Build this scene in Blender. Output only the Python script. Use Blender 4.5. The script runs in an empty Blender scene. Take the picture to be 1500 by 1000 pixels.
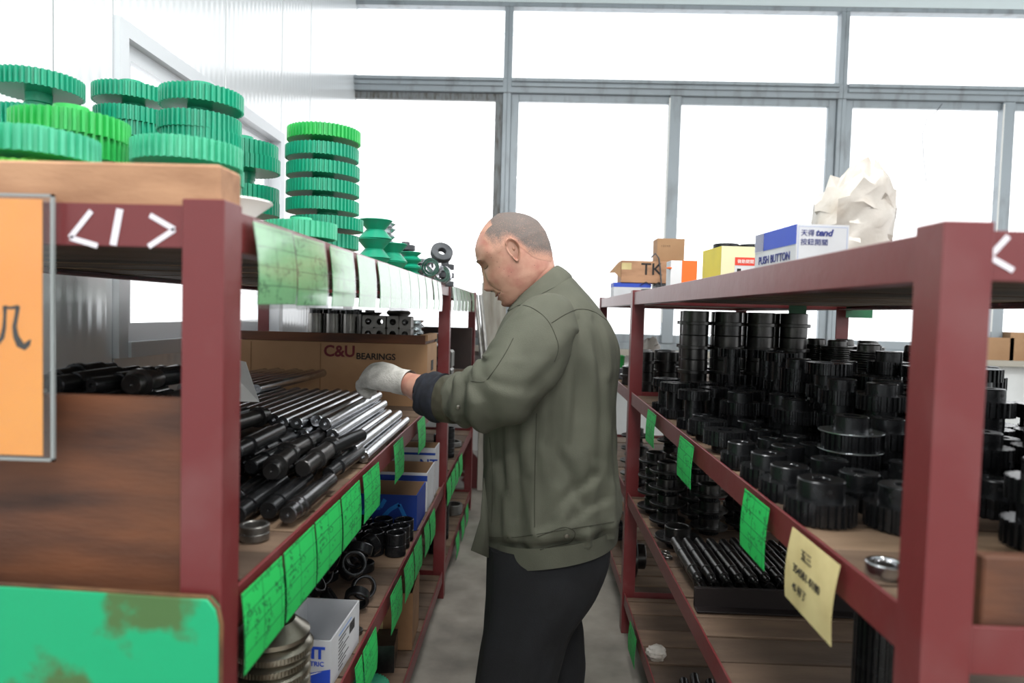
import bpy, bmesh, math, random
from mathutils import Matrix, Vector, noise

random.seed(7)
PI = math.pi
SC = bpy.context.scene
COL = SC.collection

# ------------------------------------------------------------------ camera
F_PX = 1000.0                                  # 24 mm lens on a 36 mm sensor, 1500 px wide
CAMZ = 1.30
ROLL = 0.027
def cam_rotation():
    d = Vector((28, 42, -1000)).normalized()   # world +Y seen in camera axes
    u = Vector((ROLL, 1.0, (28 * ROLL + 42) / 1000.0)).normalized()
    x = d.cross(u).normalized()
    u = x.cross(d).normalized()
    return Matrix((x, d, u))                   # rows = world axes in camera space -> camera to world
RC = cam_rotation()
cam = bpy.data.cameras.new('camera')
cam.lens = 24.0; cam.sensor_width = 36.0; cam.clip_start = 0.02
cam.dof.use_dof = True; cam.dof.focus_distance = 1.95; cam.dof.aperture_fstop = 3.2
camo = bpy.data.objects.new('camera', cam); COL.objects.link(camo)
camo.matrix_world = Matrix.Translation((0, 0, CAMZ)) @ RC.to_4x4()
SC.camera = camo

# ------------------------------------------------------------------ light
world = bpy.data.worlds.new('overcast_sky'); SC.world = world
world.use_nodes = True
bg = world.node_tree.nodes['Background']
bg.inputs[0].default_value = (0.97, 0.985, 1.0, 1); bg.inputs[1].default_value = 2.15
SC.view_settings.view_transform = 'Standard'; SC.view_settings.look = 'None'
SC.view_settings.exposure = 0.0; SC.view_settings.gamma = 1.0
SC.view_settings.use_curve_mapping = False

def area(name, loc, rot, sx, sy, power, color=(1, 1, 1), portal=False):
    l = bpy.data.lights.new(name, 'AREA'); l.shape = 'RECTANGLE'; l.size = sx; l.size_y = sy
    l.energy = power; l.color = color
    if portal: l.cycles.is_portal = True
    o = bpy.data.objects.new(name, l); COL.objects.link(o)
    o.location = loc; o.rotation_euler = rot
    return o
CEIL = 3.62
XL, XR, YB, YR = -1.32, 6.0, 5.0, -2.4
area('daylight_portal_back', (2.3, YB + .02, 2.35), (-PI / 2, 0, 0), 7.2, 2.5, 1, portal=True)
area('daylight_portal_rear', (2.3, YR - .02, 2.5), (PI / 2, 0, 0), 6.9, 2.0, 1, portal=True)
area('daylight_portal_side', (XR + .02, 1.25, 2.2), (0, PI / 2, 0), 2.4, 6.5, 1, portal=True)

# ------------------------------------------------------------------ helpers
def ray(px, py):
    return RC @ Vector(((px - 750) / F_PX, -(py - 500) / F_PX, -1.0))
def P(px, py, Y):
    d = ray(px, py); return Vector((0, 0, CAMZ)) + d * (Y / d.y)
def YX(px, py, X):
    d = ray(px, py); return d.y * (X / d.x)

def tag(o, label=None, cat=None, group=None, kind=None):
    if label: o['label'] = label
    if cat: o['category'] = cat
    if group: o['group'] = group
    if kind: o['kind'] = kind
    return o
def thing(name, label, cat, loc=(0, 0, 0), rz=0, group=None):
    o = bpy.data.objects.new(name, None); COL.objects.link(o)
    o.empty_display_size = .02
    o.matrix_world = Matrix.Translation(loc) @ Matrix.Rotation(rz, 4, 'Z')
    return tag(o, label, cat, group)
def link(name, me, parent=None, M=None):
    o = bpy.data.objects.new(name, me); COL.objects.link(o)
    if parent: o.parent = parent
    if M is not None: o.matrix_local = M
    return o

class MB:
    def __init__(s): s.v = []; s.f = []
    def add(s, vs, fs, M=None):
        n = len(s.v)
        for p in vs:
            p = Vector(p); s.v.append(tuple(M @ p) if M is not None else tuple(p))
        s.f += [tuple(i + n for i in f) for f in fs]
        return s
    def box(s, x0, x1, y0, y1, z0, z1, M=None):
        if x0 > x1: x0, x1 = x1, x0
        if y0 > y1: y0, y1 = y1, y0
        if z0 > z1: z0, z1 = z1, z0
        v = [(x0, y0, z0), (x1, y0, z0), (x1, y1, z0), (x0, y1, z0), (x0, y0, z1), (x1, y0, z1), (x1, y1, z1), (x0, y1, z1)]
        return s.add(v, [(0, 3, 2, 1), (4, 5, 6, 7), (0, 1, 5, 4), (1, 2, 6, 5), (2, 3, 7, 6), (3, 0, 4, 7)], M)
    def lathe(s, prof, seg=24, M=None):
        rings = []; vs = []; fs = []
        for r, z in prof:
            if r < 1e-6: rings.append([len(vs)]); vs.append((0, 0, z))
            else:
                rings.append(list(range(len(vs), len(vs) + seg)))
                vs += [(r * math.cos(2 * PI * k / seg), r * math.sin(2 * PI * k / seg), z) for k in range(seg)]
        for a, b in zip(rings, rings[1:]):
            for k in range(seg):
                k2 = (k + 1) % seg
                if len(a) == 1 and len(b) == 1: continue
                if len(a) == 1: fs.append((a[0], b[k2], b[k]))
                elif len(b) == 1: fs.append((a[k], a[k2], b[0]))
                else: fs.append((a[k], a[k2], b[k2], b[k]))
        return s.add(vs, fs, M)
    def loft(s, rings, closed=True, cap=True, M=None):
        n = len(rings[0]); vs = [p for r in rings for p in r]; fs = []
        for i in range(len(rings) - 1):
            for k in range(n if closed else n - 1):
                k2 = (k + 1) % n
                fs.append((i * n + k, i * n + k2, (i + 1) * n + k2, (i + 1) * n + k))
        if cap and closed:
            fs.append(tuple(range(n - 1, -1, -1))); fs.append(tuple(range((len(rings) - 1) * n, len(rings) * n)))
        return s.add(vs, fs, M)
    def tube(s, path, rad, seg=8, M=None):
        path = [Vector(p) for p in path]
        if not isinstance(rad, (list, tuple)): rad = [rad] * len(path)
        rings = []; ref = None
        for i, p in enumerate(path):
            t = (path[min(i + 1, len(path) - 1)] - path[max(i - 1, 0)]).normalized()
            if ref is None: ref = Vector((0, 0, 1)) if abs(t.z) < .9 else Vector((1, 0, 0))
            a = (ref - t * ref.dot(t)).normalized(); b = t.cross(a); ref = a
            rings.append([p + (a * math.cos(2 * PI * k / seg) + b * math.sin(2 * PI * k / seg)) * rad[i] for k in range(seg)])
        return s.loft(rings, M=M)
    def prism(s, pts, z0, z1, M=None):
        n = len(pts)
        vs = [(x, y, z0) for x, y in pts] + [(x, y, z1) for x, y in pts]
        fs = [tuple(range(n - 1, -1, -1)), tuple(range(n, 2 * n))] + [(k, (k + 1) % n, n + (k + 1) % n, n + k) for k in range(n)]
        return s.add(vs, fs, M)
    def gear(s, R, h, teeth, bore, depth, z0=0, duty=.5, rounded=False, M=None):
        out = []
        for t in range(teeth):
            a0 = 2 * PI * t / teeth; w = 2 * PI / teeth
            q = [(0, R - depth), ((1 - duty) * .85, R - depth), (1 - duty + .08, R), (.92, R)]
            for fr, r in q: out.append((r * math.cos(a0 + w * fr), r * math.sin(a0 + w * fr)))
        n = len(out)
        inn = [(bore * math.cos(math.atan2(y, x)), bore * math.sin(math.atan2(y, x))) for x, y in out]
        vs = [(x, y, z0) for x, y in out] + [(x, y, z0 + h) for x, y in out] + [(x, y, z0 + h) for x, y in inn] + [(x, y, z0) for x, y in inn]
        fs = []
        for k in range(n):
            k2 = (k + 1) % n
            for j in range(4):
                a = j * n; b = ((j + 1) % 4) * n
                fs.append((a + k, a + k2, b + k2, b + k))
        return s.add(vs, fs, M)
    def mesh(s, name, mat, smooth=35, bevel=0, fix=True):
        me = bpy.data.meshes.new(name); me.from_pydata(s.v, [], s.f)
        if fix or bevel:
            bm = bmesh.new(); bm.from_mesh(me)
            if bevel:
                es = [e for e in bm.edges if len(e.link_faces) == 2 and e.calc_face_angle(0) > .5]
                bmesh.ops.bevel(bm, geom=es, offset=bevel, segments=1, affect='EDGES', clamp_overlap=True)
            bmesh.ops.recalc_face_normals(bm, faces=bm.faces)
            bm.to_mesh(me); bm.free()
        me.materials.append(mat)
        if smooth:
            me.polygons.foreach_set('use_smooth', [True] * len(me.polygons))
            me.set_sharp_from_angle(angle=math.radians(smooth))
        me.update()
        return me
    def build(s, name, mat, parent=None, M=None, **k):
        return link(name, s.mesh(name, mat, **k), parent, M)

def TR(x, y, z): return Matrix.Translation((x, y, z))
def RX(a): return Matrix.Rotation(a, 4, 'X')
def RY(a): return Matrix.Rotation(a, 4, 'Y')
def RZ(a): return Matrix.Rotation(a, 4, 'Z')

PROTO = {}
def put(kind, label, cat, M, group=None, name=None):
    parts = PROTO[kind]
    nm = name or kind
    if len(parts) == 1:
        o = link(nm, parts[0][1]); o.matrix_world = M
        return tag(o, label, cat, group)
    r = bpy.data.objects.new(nm, None); COL.objects.link(r); r.empty_display_size = .02
    r.matrix_world = M
    tag(r, label, cat, group)
    for pn, me in parts: link(pn, me, r)
    return r

# ------------------------------------------------------------------ materials
def srgb(r, g, b):
    f = lambda c: (c / 255) / 12.92 if c / 255 <= .04045 else ((c / 255 + .055) / 1.055) ** 2.4
    return (f(r), f(g), f(b), 1)
def mat(name, col, rough=.5, metal=0, col2=None, scale=8, lo=.4, hi=.65, bump=0, bscale=60, stretch=None, spec=None, rough2=None, detail=4):
    m = bpy.data.materials.new(name); m.use_nodes = True
    nt = m.node_tree; b = nt.nodes['Principled BSDF']
    b.inputs['Base Color'].default_value = col; b.inputs['Roughness'].default_value = rough; b.inputs['Metallic'].default_value = metal
    if spec is not None: b.inputs['Specular IOR Level'].default_value = spec
    tc = nt.nodes.new('ShaderNodeTexCoord'); vec = tc.outputs['Object']
    if stretch:
        mp = nt.nodes.new('ShaderNodeMapping'); mp.inputs['Scale'].default_value = stretch
        nt.links.new(vec, mp.inputs['Vector']); vec = mp.outputs['Vector']
    if col2:
        n = nt.nodes.new('ShaderNodeTexNoise'); n.inputs['Scale'].default_value = scale; n.inputs['Detail'].default_value = detail
        nt.links.new(vec, n.inputs['Vector'])
        rp = nt.nodes.new('ShaderNodeMapRange'); rp.inputs['From Min'].default_value = lo; rp.inputs['From Max'].default_value = hi
        nt.links.new(n.outputs['Fac'], rp.inputs['Value'])
        mx = nt.nodes.new('ShaderNodeMix'); mx.data_type = 'RGBA'
        mx.inputs['A'].default_value = col; mx.inputs['B'].default_value = col2
        nt.links.new(rp.outputs['Result'], mx.inputs['Factor']); nt.links.new(mx.outputs['Result'], b.inputs['Base Color'])
        if rough2 is not None:
            mr = nt.nodes.new('ShaderNodeMix'); mr.inputs['A'].default_value = rough; mr.inputs['B'].default_value = rough2
            nt.links.new(rp.outputs['Result'], mr.inputs['Factor']); nt.links.new(mr.outputs['Result'], b.inputs['Roughness'])
    if bump:
        n2 = nt.nodes.new('ShaderNodeTexNoise'); n2.inputs['Scale'].default_value = bscale; n2.inputs['Detail'].default_value = 3
        nt.links.new(vec, n2.inputs['Vector'])
        bp = nt.nodes.new('ShaderNodeBump'); bp.inputs['Strength'].default_value = bump; bp.inputs['Distance'].default_value = .002
        nt.links.new(n2.outputs['Fac'], bp.inputs['Height']); nt.links.new(bp.outputs['Normal'], b.inputs['Normal'])
    return m
M = {}
M['red'] = mat('oxide_red_paint', srgb(110, 44, 46), .36, 0, srgb(122, 76, 76), 7, .5, .85, .25, 40)
M['white_wall'] = mat('white_plaster', srgb(226, 228, 228), .8, 0, srgb(205, 206, 204), 3, .45, .75)
M['ceiling'] = mat('pale_ceiling_board', srgb(228, 238, 240), .7)
M['concrete'] = mat('concrete_floor', srgb(152, 146, 136), .75, 0, srgb(112, 107, 100), 5, .35, .7, .4, 30, detail=8)
M['alu'] = mat('grey_aluminium', srgb(158, 166, 172), .42, .3, srgb(128, 132, 134), 14, .5, .8, stretch=(1, 1, .3))
M['alu_dirty'] = mat('dirty_aluminium', srgb(128, 132, 134), .55, .3, srgb(92, 88, 82), 18, .45, .7, stretch=(3, 3, .6))
M['plank'] = mat('old_plank_wood', srgb(122, 100, 82), .7, 0, srgb(92, 73, 59), 5, .35, .75, .5, 50, stretch=(1, 4, 4), detail=6)
M['plank2'] = mat('pale_plank_wood', srgb(142, 118, 96), .7, 0, srgb(112, 90, 70), 5, .35, .75, .5, 50, stretch=(1, 4, 4), detail=6)
def per_object_tint(m, lo, hi):      # every plank its own shade (plank_tint)
    nt = m.node_tree; b = nt.nodes['Principled BSDF']; src = b.inputs['Base Color'].links[0].from_socket
    oi = nt.nodes.new('ShaderNodeObjectInfo'); mr = nt.nodes.new('ShaderNodeMapRange'); mr.inputs['To Min'].default_value = lo; mr.inputs['To Max'].default_value = hi
    hs = nt.nodes.new('ShaderNodeHueSaturation')
    nt.links.new(oi.outputs['Random'], mr.inputs['Value']); nt.links.new(mr.outputs[0], hs.inputs['Value']); nt.links.new(src, hs.inputs['Color']); nt.links.new(hs.outputs[0], b.inputs['Base Color'])
per_object_tint(M['plank'], .5, 1.2); per_object_tint(M['plank2'], .7, 1.15)
M['board'] = mat('brown_stained_board', srgb(120, 74, 48), .6, 0, srgb(60, 40, 34), 3.2, .35, .68, .3, 40, stretch=(1, 4, 5), detail=8)
M['timber'] = mat('orange_brown_timber', srgb(186, 142, 108), .65, 0, srgb(146, 104, 76), 5, .4, .75, .4, 50, stretch=(1.4, 5, 5), detail=8)
M['greenpaint'] = mat('worn_green_paint', srgb(12, 166, 112), .5, 0, srgb(74, 108, 60), 9, .52, .60, .3, 40, detail=6)
M['rust'] = mat('rusty_edge', srgb(110, 78, 48), .7, 0, srgb(78, 52, 34), 20)
M['black'] = mat('black_oxide_steel', srgb(50, 51, 53), .27, .6, srgb(38, 39, 41), 30, .4, .7, .08, 120)
M['black2'] = mat('dark_oxide_steel', srgb(82, 81, 80), .28, .8, srgb(52, 52, 53), 18, .4, .7, .08, 120)
M['steel'] = mat('bright_turned_steel', srgb(198, 200, 204), .24, 1, srgb(160, 162, 166), 22, .4, .8)
M['steel2'] = mat('dull_machined_steel', srgb(150, 149, 146), .36, .95, srgb(112, 110, 106), 18, .4, .75)
M['steel_dark'] = mat('dark_turned_steel', srgb(120, 120, 122), .24, .95, srgb(60, 60, 62), 12, .4, .7)
M['zinc'] = mat('zinc_plated_flange', srgb(200, 206, 208), .25, .95)
M['nickel'] = mat('warm_grey_steel', srgb(172, 168, 156), .3, .95, srgb(132, 126, 112), 20, .4, .75)
M['iron'] = mat('grey_cast_iron', srgb(92, 94, 98), .5, .4, srgb(70, 72, 76), 20)
M['hole'] = mat('dark_bore', srgb(14, 14, 15), .6)
M['teal'] = mat('teal_green_plastic', srgb(24, 156, 120), .34, 0, srgb(40, 150, 118), 20)
M['teal2'] = mat('pale_teal_plastic', srgb(80, 190, 150), .42, 0, srgb(60, 176, 136), 20)
M['lime'] = mat('bright_green_plastic', srgb(52, 184, 86), .38, 0, srgb(46, 172, 86), 20)
M['lime2'] = mat('yellow_green_plastic', srgb(112, 204, 76), .4, 0, srgb(92, 190, 70), 20)
M['card'] = mat('brown_cardboard', srgb(178, 140, 104), .8, 0, srgb(160, 122, 88), 4, .4, .7)
M['card2'] = mat('dark_cardboard', srgb(150, 112, 78), .8, 0, srgb(128, 94, 64), 5, .4, .7)
M['card_in'] = mat('raw_cardboard_inside', srgb(158, 126, 96), .85)
M['white_card'] = mat('white_printed_card', srgb(214, 216, 220), .6, 0, srgb(196, 198, 202), 6)
M['blue_card'] = mat('blue_printed_card', srgb(26, 62, 150), .5)
M['royal'] = mat('royal_blue_print', srgb(40, 76, 190), .5)
M['skyblue'] = mat('light_blue_print', srgb(40, 132, 214), .5)
M['navy_ink'] = mat('navy_ink', srgb(38, 48, 120), .6)
M['black_ink'] = mat('black_ink', srgb(30, 28, 28), .7)
M['maroon_ink'] = mat('maroon_ink', srgb(110, 34, 44), .7)
M['red_ink'] = mat('red_label_print', srgb(214, 66, 50), .6)
M['yellow_card'] = mat('yellow_printed_card', srgb(226, 206, 60), .55, 0, srgb(208, 190, 66), 8)
M['orange_card'] = mat('orange_printed_card', srgb(236, 104, 30), .5)
M['orange_paper'] = mat('orange_paper', srgb(255, 170, 74), .7, 0, srgb(250, 158, 66), 3)
M['white_paper'] = mat('white_paper', srgb(235, 235, 232), .7)
M['chalk'] = mat('white_paint_marker', srgb(232, 228, 236), .7)
M['beige'] = mat('masking_tape_paper', srgb(216, 200, 146), .7, 0, srgb(196, 178, 126), 12)
M['greentape'] = mat('dark_green_tape', srgb(16, 92, 56), .4)
M['skin'] = mat('skin', srgb(198, 150, 130), .45, 0, srgb(178, 118, 104), 26, .42, .75, .15, 300)
M['jacket'] = mat('olive_cotton', srgb(86, 87, 75), .85, 0, srgb(74, 75, 64), 7, .4, .7, .35, 400)
M['jacket_seam'] = mat('dark_olive_seam', srgb(50, 50, 40), .9)
M['navy'] = mat('navy_knit', srgb(26, 30, 40), .9, 0, srgb(20, 22, 30), 60, .4, .6, .4, 300)
M['trouser'] = mat('black_trouser_cotton', srgb(15, 17, 22), .9, 0, srgb(11, 12, 16), 10, .4, .7, .3, 300)
M['glove'] = mat('white_knit_cotton', srgb(206, 204, 198), .95, 0, srgb(160, 158, 152), 30, .45, .75, 1.0, 240)
M['brass'] = mat('snap_metal', srgb(150, 148, 140), .3, .9)
M['shoe'] = mat('black_shoe_leather', srgb(24, 24, 25), .5)
M['hairline'] = mat('dark_eyebrow_hair', srgb(96, 72, 64), .8)
M['teeth'] = mat('tooth_enamel', srgb(232, 228, 216), .3)
M['lips'] = mat('lip_skin', srgb(168, 96, 88), .5)
M['yellow_wood'] = mat('yellow_wood', srgb(206, 160, 84), .6)
M['wallred'] = mat('dark_red_dado_paint', srgb(96, 40, 40), .6, 0, srgb(200, 198, 194), 7, .52, .6)

def clear_mat(name, tint, rough, ior=1.45, base=0.0):
    m = bpy.data.materials.new(name); m.use_nodes = True; nt = m.node_tree
    for n in list(nt.nodes): nt.nodes.remove(n)
    out = nt.nodes.new('ShaderNodeOutputMaterial'); mx = nt.nodes.new('ShaderNodeMixShader')
    t = nt.nodes.new('ShaderNodeBsdfTransparent'); t.inputs[0].default_value = tint
    g = nt.nodes.new('ShaderNodeBsdfGlossy'); g.inputs['Roughness'].default_value = rough
    lw = nt.nodes.new('ShaderNodeLayerWeight'); pw = nt.nodes.new('ShaderNodeMath'); pw.operation = 'POWER'; pw.inputs[1].default_value = 4.0
    ml = nt.nodes.new('ShaderNodeMath'); ml.operation = 'MULTIPLY_ADD'; ml.inputs[1].default_value = .8; ml.inputs[2].default_value = .03 + base
    nt.links.new(lw.outputs['Facing'], pw.inputs[0]); nt.links.new(pw.outputs[0], ml.inputs[0]); nt.links.new(ml.outputs[0], mx.inputs[0])
    nt.links.new(t.outputs[0], mx.inputs[1]); nt.links.new(g.outputs[0], mx.inputs[2]); nt.links.new(mx.outputs[0], out.inputs[0])
    return m
M['glass'] = clear_mat('window_glass', (1, 1, 1, 1), .0)
M['sleeve'] = clear_mat('clear_plastic_sleeve', (.95, .96, .96, 1), .12, 1.5, .02)

def tag_material(name, base, ink):
    """green form card: ruled table and smudgy print, in the card's own coordinates"""
    m = bpy.data.materials.new(name); m.use_nodes = True; nt = m.node_tree; b = nt.nodes['Principled BSDF']
    b.inputs['Roughness'].default_value = .55
    tc = nt.nodes.new('ShaderNodeTexCoord'); sp = nt.nodes.new('ShaderNodeSeparateXYZ'); cb = nt.nodes.new('ShaderNodeCombineXYZ')
    nt.links.new(tc.outputs['Generated'], sp.inputs[0]); nt.links.new(sp.outputs['X'], cb.inputs['X']); nt.links.new(sp.outputs['Z'], cb.inputs['Y'])
    br = nt.nodes.new('ShaderNodeTexBrick'); br.offset = 0.0; br.offset_frequency = 2; br.squash = 1
    br.inputs['Color1'].default_value = base; br.inputs['Color2'].default_value = base; br.inputs['Mortar'].default_value = ink
    br.inputs['Scale'].default_value = 1; br.inputs['Mortar Size'].default_value = .007; br.inputs['Brick Width'].default_value = .46; br.inputs['Row Height'].default_value = .24
    nt.links.new(cb.outputs[0], br.inputs['Vector'])
    no = nt.nodes.new('ShaderNodeTexNoise'); no.inputs['Scale'].default_value = 26; no.inputs['Detail'].default_value = 2
    mp = nt.nodes.new('ShaderNodeMapping'); mp.inputs['Scale'].default_value = (1.0, .8, 1)
    oi = nt.nodes.new('ShaderNodeObjectInfo'); nt.links.new(cb.outputs[0], mp.inputs['Vector']); nt.links.new(oi.outputs['Random'], mp.inputs['Location'])
    nt.links.new(mp.outputs[0], no.inputs['Vector'])
    n2 = nt.nodes.new('ShaderNodeTexNoise'); n2.inputs['Scale'].default_value = 5; nt.links.new(mp.outputs[0], n2.inputs['Vector'])
    g1 = nt.nodes.new('ShaderNodeMath'); g1.operation = 'GREATER_THAN'; g1.inputs[1].default_value = .52; nt.links.new(no.outputs['Fac'], g1.inputs[0])
    g2 = nt.nodes.new('ShaderNodeMath'); g2.operation = 'GREATER_THAN'; g2.inputs[1].default_value = .55; nt.links.new(n2.outputs['Fac'], g2.inputs[0])
    ml = nt.nodes.new('ShaderNodeMath'); ml.operation = 'MULTIPLY'; nt.links.new(g1.outputs[0], ml.inputs[0]); nt.links.new(g2.outputs[0], ml.inputs[1])
    sc = nt.nodes.new('ShaderNodeMath'); sc.operation = 'MULTIPLY'; sc.inputs[1].default_value = .8; nt.links.new(ml.outputs[0], sc.inputs[0])
    mx = nt.nodes.new('ShaderNodeMix'); mx.data_type = 'RGBA'; mx.inputs['B'].default_value = ink
    nt.links.new(br.outputs['Color'], mx.inputs['A']); nt.links.new(sc.outputs[0], mx.inputs['Factor'])
    nt.links.new(mx.outputs['Result'], b.inputs['Base Color'])
    return m
M['tag'] = tag_material('green_form_card', srgb(34, 190, 90), srgb(20, 100, 54))
M['tag_pale'] = tag_material('pale_green_form_card', srgb(140, 216, 150), srgb(70, 140, 90))  # paler green for the cards along the top beam

# glossy ribbed wall sheet
def panel_mat():
    m = mat('glossy_ribbed_wall_sheet', srgb(226, 229, 231), .16, .25)
    nt = m.node_tree; b = nt.nodes['Principled BSDF']
    tc = nt.nodes.new('ShaderNodeTexCoord'); w = nt.nodes.new('ShaderNodeTexWave'); w.bands_direction = 'Y'; w.inputs['Scale'].default_value = 7
    nt.links.new(tc.outputs['Object'], w.inputs['Vector'])
    bp = nt.nodes.new('ShaderNodeBump'); bp.inputs['Strength'].default_value = .25; bp.inputs['Distance'].default_value = .002
    nt.links.new(w.outputs['Fac'], bp.inputs['Height']); nt.links.new(bp.outputs['Normal'], b.inputs['Normal'])
    return m
M['panel'] = panel_mat()

TEXT_CACHE = {}
def text(body, size, material, parent, Mx, name='lettering', bold=0, shear=0, align='LEFT', depth=.0004):
    key = (body, size, material.name, bold, shear, align)
    if key not in TEXT_CACHE:
        c = bpy.data.curves.new('lettering', 'FONT'); c.body = body; c.size = size; c.extrude = depth; c.offset = bold; c.shear = shear; c.align_x = align
        c.resolution_u = 3
        o = bpy.data.objects.new('lettering', c); COL.objects.link(o)
        bpy.context.view_layer.update()
        me = bpy.data.meshes.new_from_object(o.evaluated_get(bpy.context.evaluated_depsgraph_get()))
        bpy.data.objects.remove(o); bpy.data.curves.remove(c)
        me.materials.clear(); me.materials.append(material)
        TEXT_CACHE[key] = me
    return link(name, TEXT_CACHE[key], parent, Mx)
FRONT = RX(PI / 2)                    # text standing up, read from -Y
SIDE_L = RZ(-PI / 2) @ RX(PI / 2)     # text on a face that looks towards -X
SIDE_R = RZ(PI / 2) @ RX(PI / 2)      # text on a face that looks towards +X

# ------------------------------------------------------------------ the room
def struct(o): o['kind'] = 'structure'; return o
struct(MB().box(XL - .1, XR + .1, YR - .1, YB + .1, -.1, 0).build('floor', M['concrete'], smooth=0))
struct(MB().box(XL - .1, XR + .1, YR - .1, YB + .1, CEIL, CEIL + .1).build('ceiling', M['ceiling'], smooth=0))

# back wall: a dado wall under a row of big aluminium windows
SILL = P(950, 512, YB).z
wb = struct(MB().box(XL - .1, XR + .1, YB - .02, YB + .12, 0, SILL - .04).build('wall_back', M['white_wall'], smooth=0))
struct(MB().box(XL, XR, YB - .035, YB - .02, 0, .28).build('baseboard_back', M['wallred'], smooth=0))
struct(MB().box(XL - .1, XR + .1, YB - .12, YB + .1, SILL - .04, SILL).build('trim_1', mat('stone_sill', srgb(178, 172, 160), .7), smooth=0))
TRZ0, TRZ1 = P(740, 148, YB).z, P(740, 117, YB).z
TOPZ = P(740, 12, YB).z
struct(MB().box(XL - .1, XR + .1, YB - .03, YB + .1, TOPZ + .03, CEIL).build('trim_2', M['ceiling'], smooth=0))
MULL = [P(497, 300, YB).x, P(739, 300, YB).x, P(1224, 300, YB).x, P(1709, 300, YB).x, P(2194, 300, YB).x]
def window(n, x0, x1, sash_split, dark):
    w = bpy.data.objects.new('window_%d' % n, None); COL.objects.link(w); struct(w)
    b = MB()
    fr = .03
    # outer frame: upper light and lower light share the mullion
    b.box(x0, x0 + fr, YB - .03, YB + .05, SILL, TOPZ); b.box(x1 - fr, x1, YB - .03, YB + .05, SILL, TOPZ)
    b.box(x0, x1, YB - .03, YB + .05, TOPZ, TOPZ + .035); b.box(x0, x1, YB - .04, YB + .05, TRZ0 + .05, TRZ1)
    b.box(x0, x1, YB - .02, YB + .05, SILL, SILL + .05)
    b.box(x0 + fr, x1 - fr, YB - .055, YB - .04, TRZ0 + .09, TRZ0 + .115); b.box(x0 + fr, x1 - fr, YB - .055, YB - .04, TRZ1 - .025, TRZ1)
    b.build('frame', M['alu'], w, bevel=.003)
    s = MB(); e = .055
    zt = TRZ0 + .05
    s.box(x0 + fr, x0 + fr + e, YB - .01, YB + .03, SILL + .05, zt); s.box(x1 - fr - e, x1 - fr, YB - .01, YB + .03, SILL + .05, zt)
    s.box(x0 + fr + e, x1 - fr - e, YB - .01, YB + .03, zt - .05, zt); s.box(x0 + fr + e, x1 - fr - e, YB - .01, YB + .03, SILL + .05, SILL + .11)
    s.build('sash', M['alu_dirty'] if dark else M['alu'], w, bevel=.003)
    if sash_split:
        q = sash_split
        t = MB().box(q - .042, q + .042, YB - .035, YB + .03, SILL + .05, zt)
        t.build('meeting_stile', M['alu'], w, bevel=.004)
        MB().tube([(q - .048, YB - .045, SILL + .2), (q - .047, YB - .045, 2.0), (q - .044, YB - .045, zt - .02)], .006, 6).build('seal_strip', M['white_paper'], w)
    g = MB().box(x0 + fr, x1 - fr, YB + .008, YB + .012, SILL + .05, zt); g.build('pane', M['glass'], w, smooth=0)
    g = MB().box(x0 + fr, x1 - fr, YB + .008, YB + .012, TRZ1, TOPZ); g.build('pane', M['glass'], w, smooth=0)
    return w
window(1, MULL[0], MULL[1], None, True)
window(2, MULL[1], MULL[2], P(983, 300, YB).x, False)
window(3, MULL[2], MULL[3], P(1466, 300, YB).x, False)
window(4, MULL[3], MULL[4] , P(1950, 300, YB).x, False)
struct(MB().box(MULL[4], XR + .1, YB - .03, YB + .1, SILL, CEIL).build('wall_back_end', M['white_wall'], smooth=0))
# dirty concrete-filled pillar below the first mullion
struct(MB().box(P(706, 480, YB).x, P(741, 480, YB).x, YB - .1, YB - .04, 0, P(730, 415, YB).z).build('trim_3', mat('stained_pillar_plaster', srgb(170, 166, 156), .8, 0, srgb(122, 114, 100), 6, .4, .7, stretch=(3, 3, .5)), bevel=.004))
# corrugated awning edge seen through the upper lights
aw = MB(); n = 260
zt = TOPZ - .02
ringA = []; ringB = []
for k in range(n):
    x = XL + 7.2 * k / (n - 1)
    ringA.append((x, YB + .35, zt + .02 + .012 * math.cos(k * PI / 2))); ringB.append((x, YB + 1.5, zt + .42 + .012 * math.cos(k * PI / 2)))
aw.loft([ringA, ringB], closed=False, cap=False)
awm = mat('translucent_corrugated_roofing', srgb(225, 240, 245), .4); awm.node_tree.nodes['Principled BSDF'].inputs['Transmission Weight'].default_value = .6
o = aw.build('awning', awm, fix=False); tag(o, 'pale corrugated awning sheet outside above the windows', 'awning')

# left wall: glossy sheets around a small aluminium window
WX = XL
wy0, wy1 = YX(166, 200, WX), YX(411, 260, WX)
wz0, wz1 = 1.12, P(166, 22, wy0).z
wl = struct(MB().box(WX - .12, WX - .02, YR - .1, wy0, 0, CEIL).box(WX - .12, WX - .02, wy1, YB + .1, 0, CEIL).box(WX - .12, WX - .02, wy0, wy1, 0, wz0).box(WX - .12, WX - .02, wy0, wy1, wz1, CEIL).build('wall_left', M['white_wall'], smooth=0))
joints = [YR, -1.2, -.1, .9, YX(79, 60, WX), wy0, YX(331, 60, WX), wy1, YX(402, 120, WX) + .55, YB]
joints = sorted(set(joints))
for a, b in zip(joints, joints[1:]):
    if b - a < .02: continue
    segs = [(0, CEIL)] if not (a >= wy0 - .01 and b <= wy1 + .01) else [(0, wz0), (wz1, CEIL)]
    for z0, z1 in segs:
        MB().box(WX - .02, WX, a + .003, b - .003, z0, z1).build('wall_panel', M['panel'], wl, bevel=.002)
w = bpy.data.objects.new('window_5', None); COL.objects.link(w); struct(w)
e = .05
M['pale_alu'] = mat('pale_aluminium', srgb(208, 212, 216), .35, .1)
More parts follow.
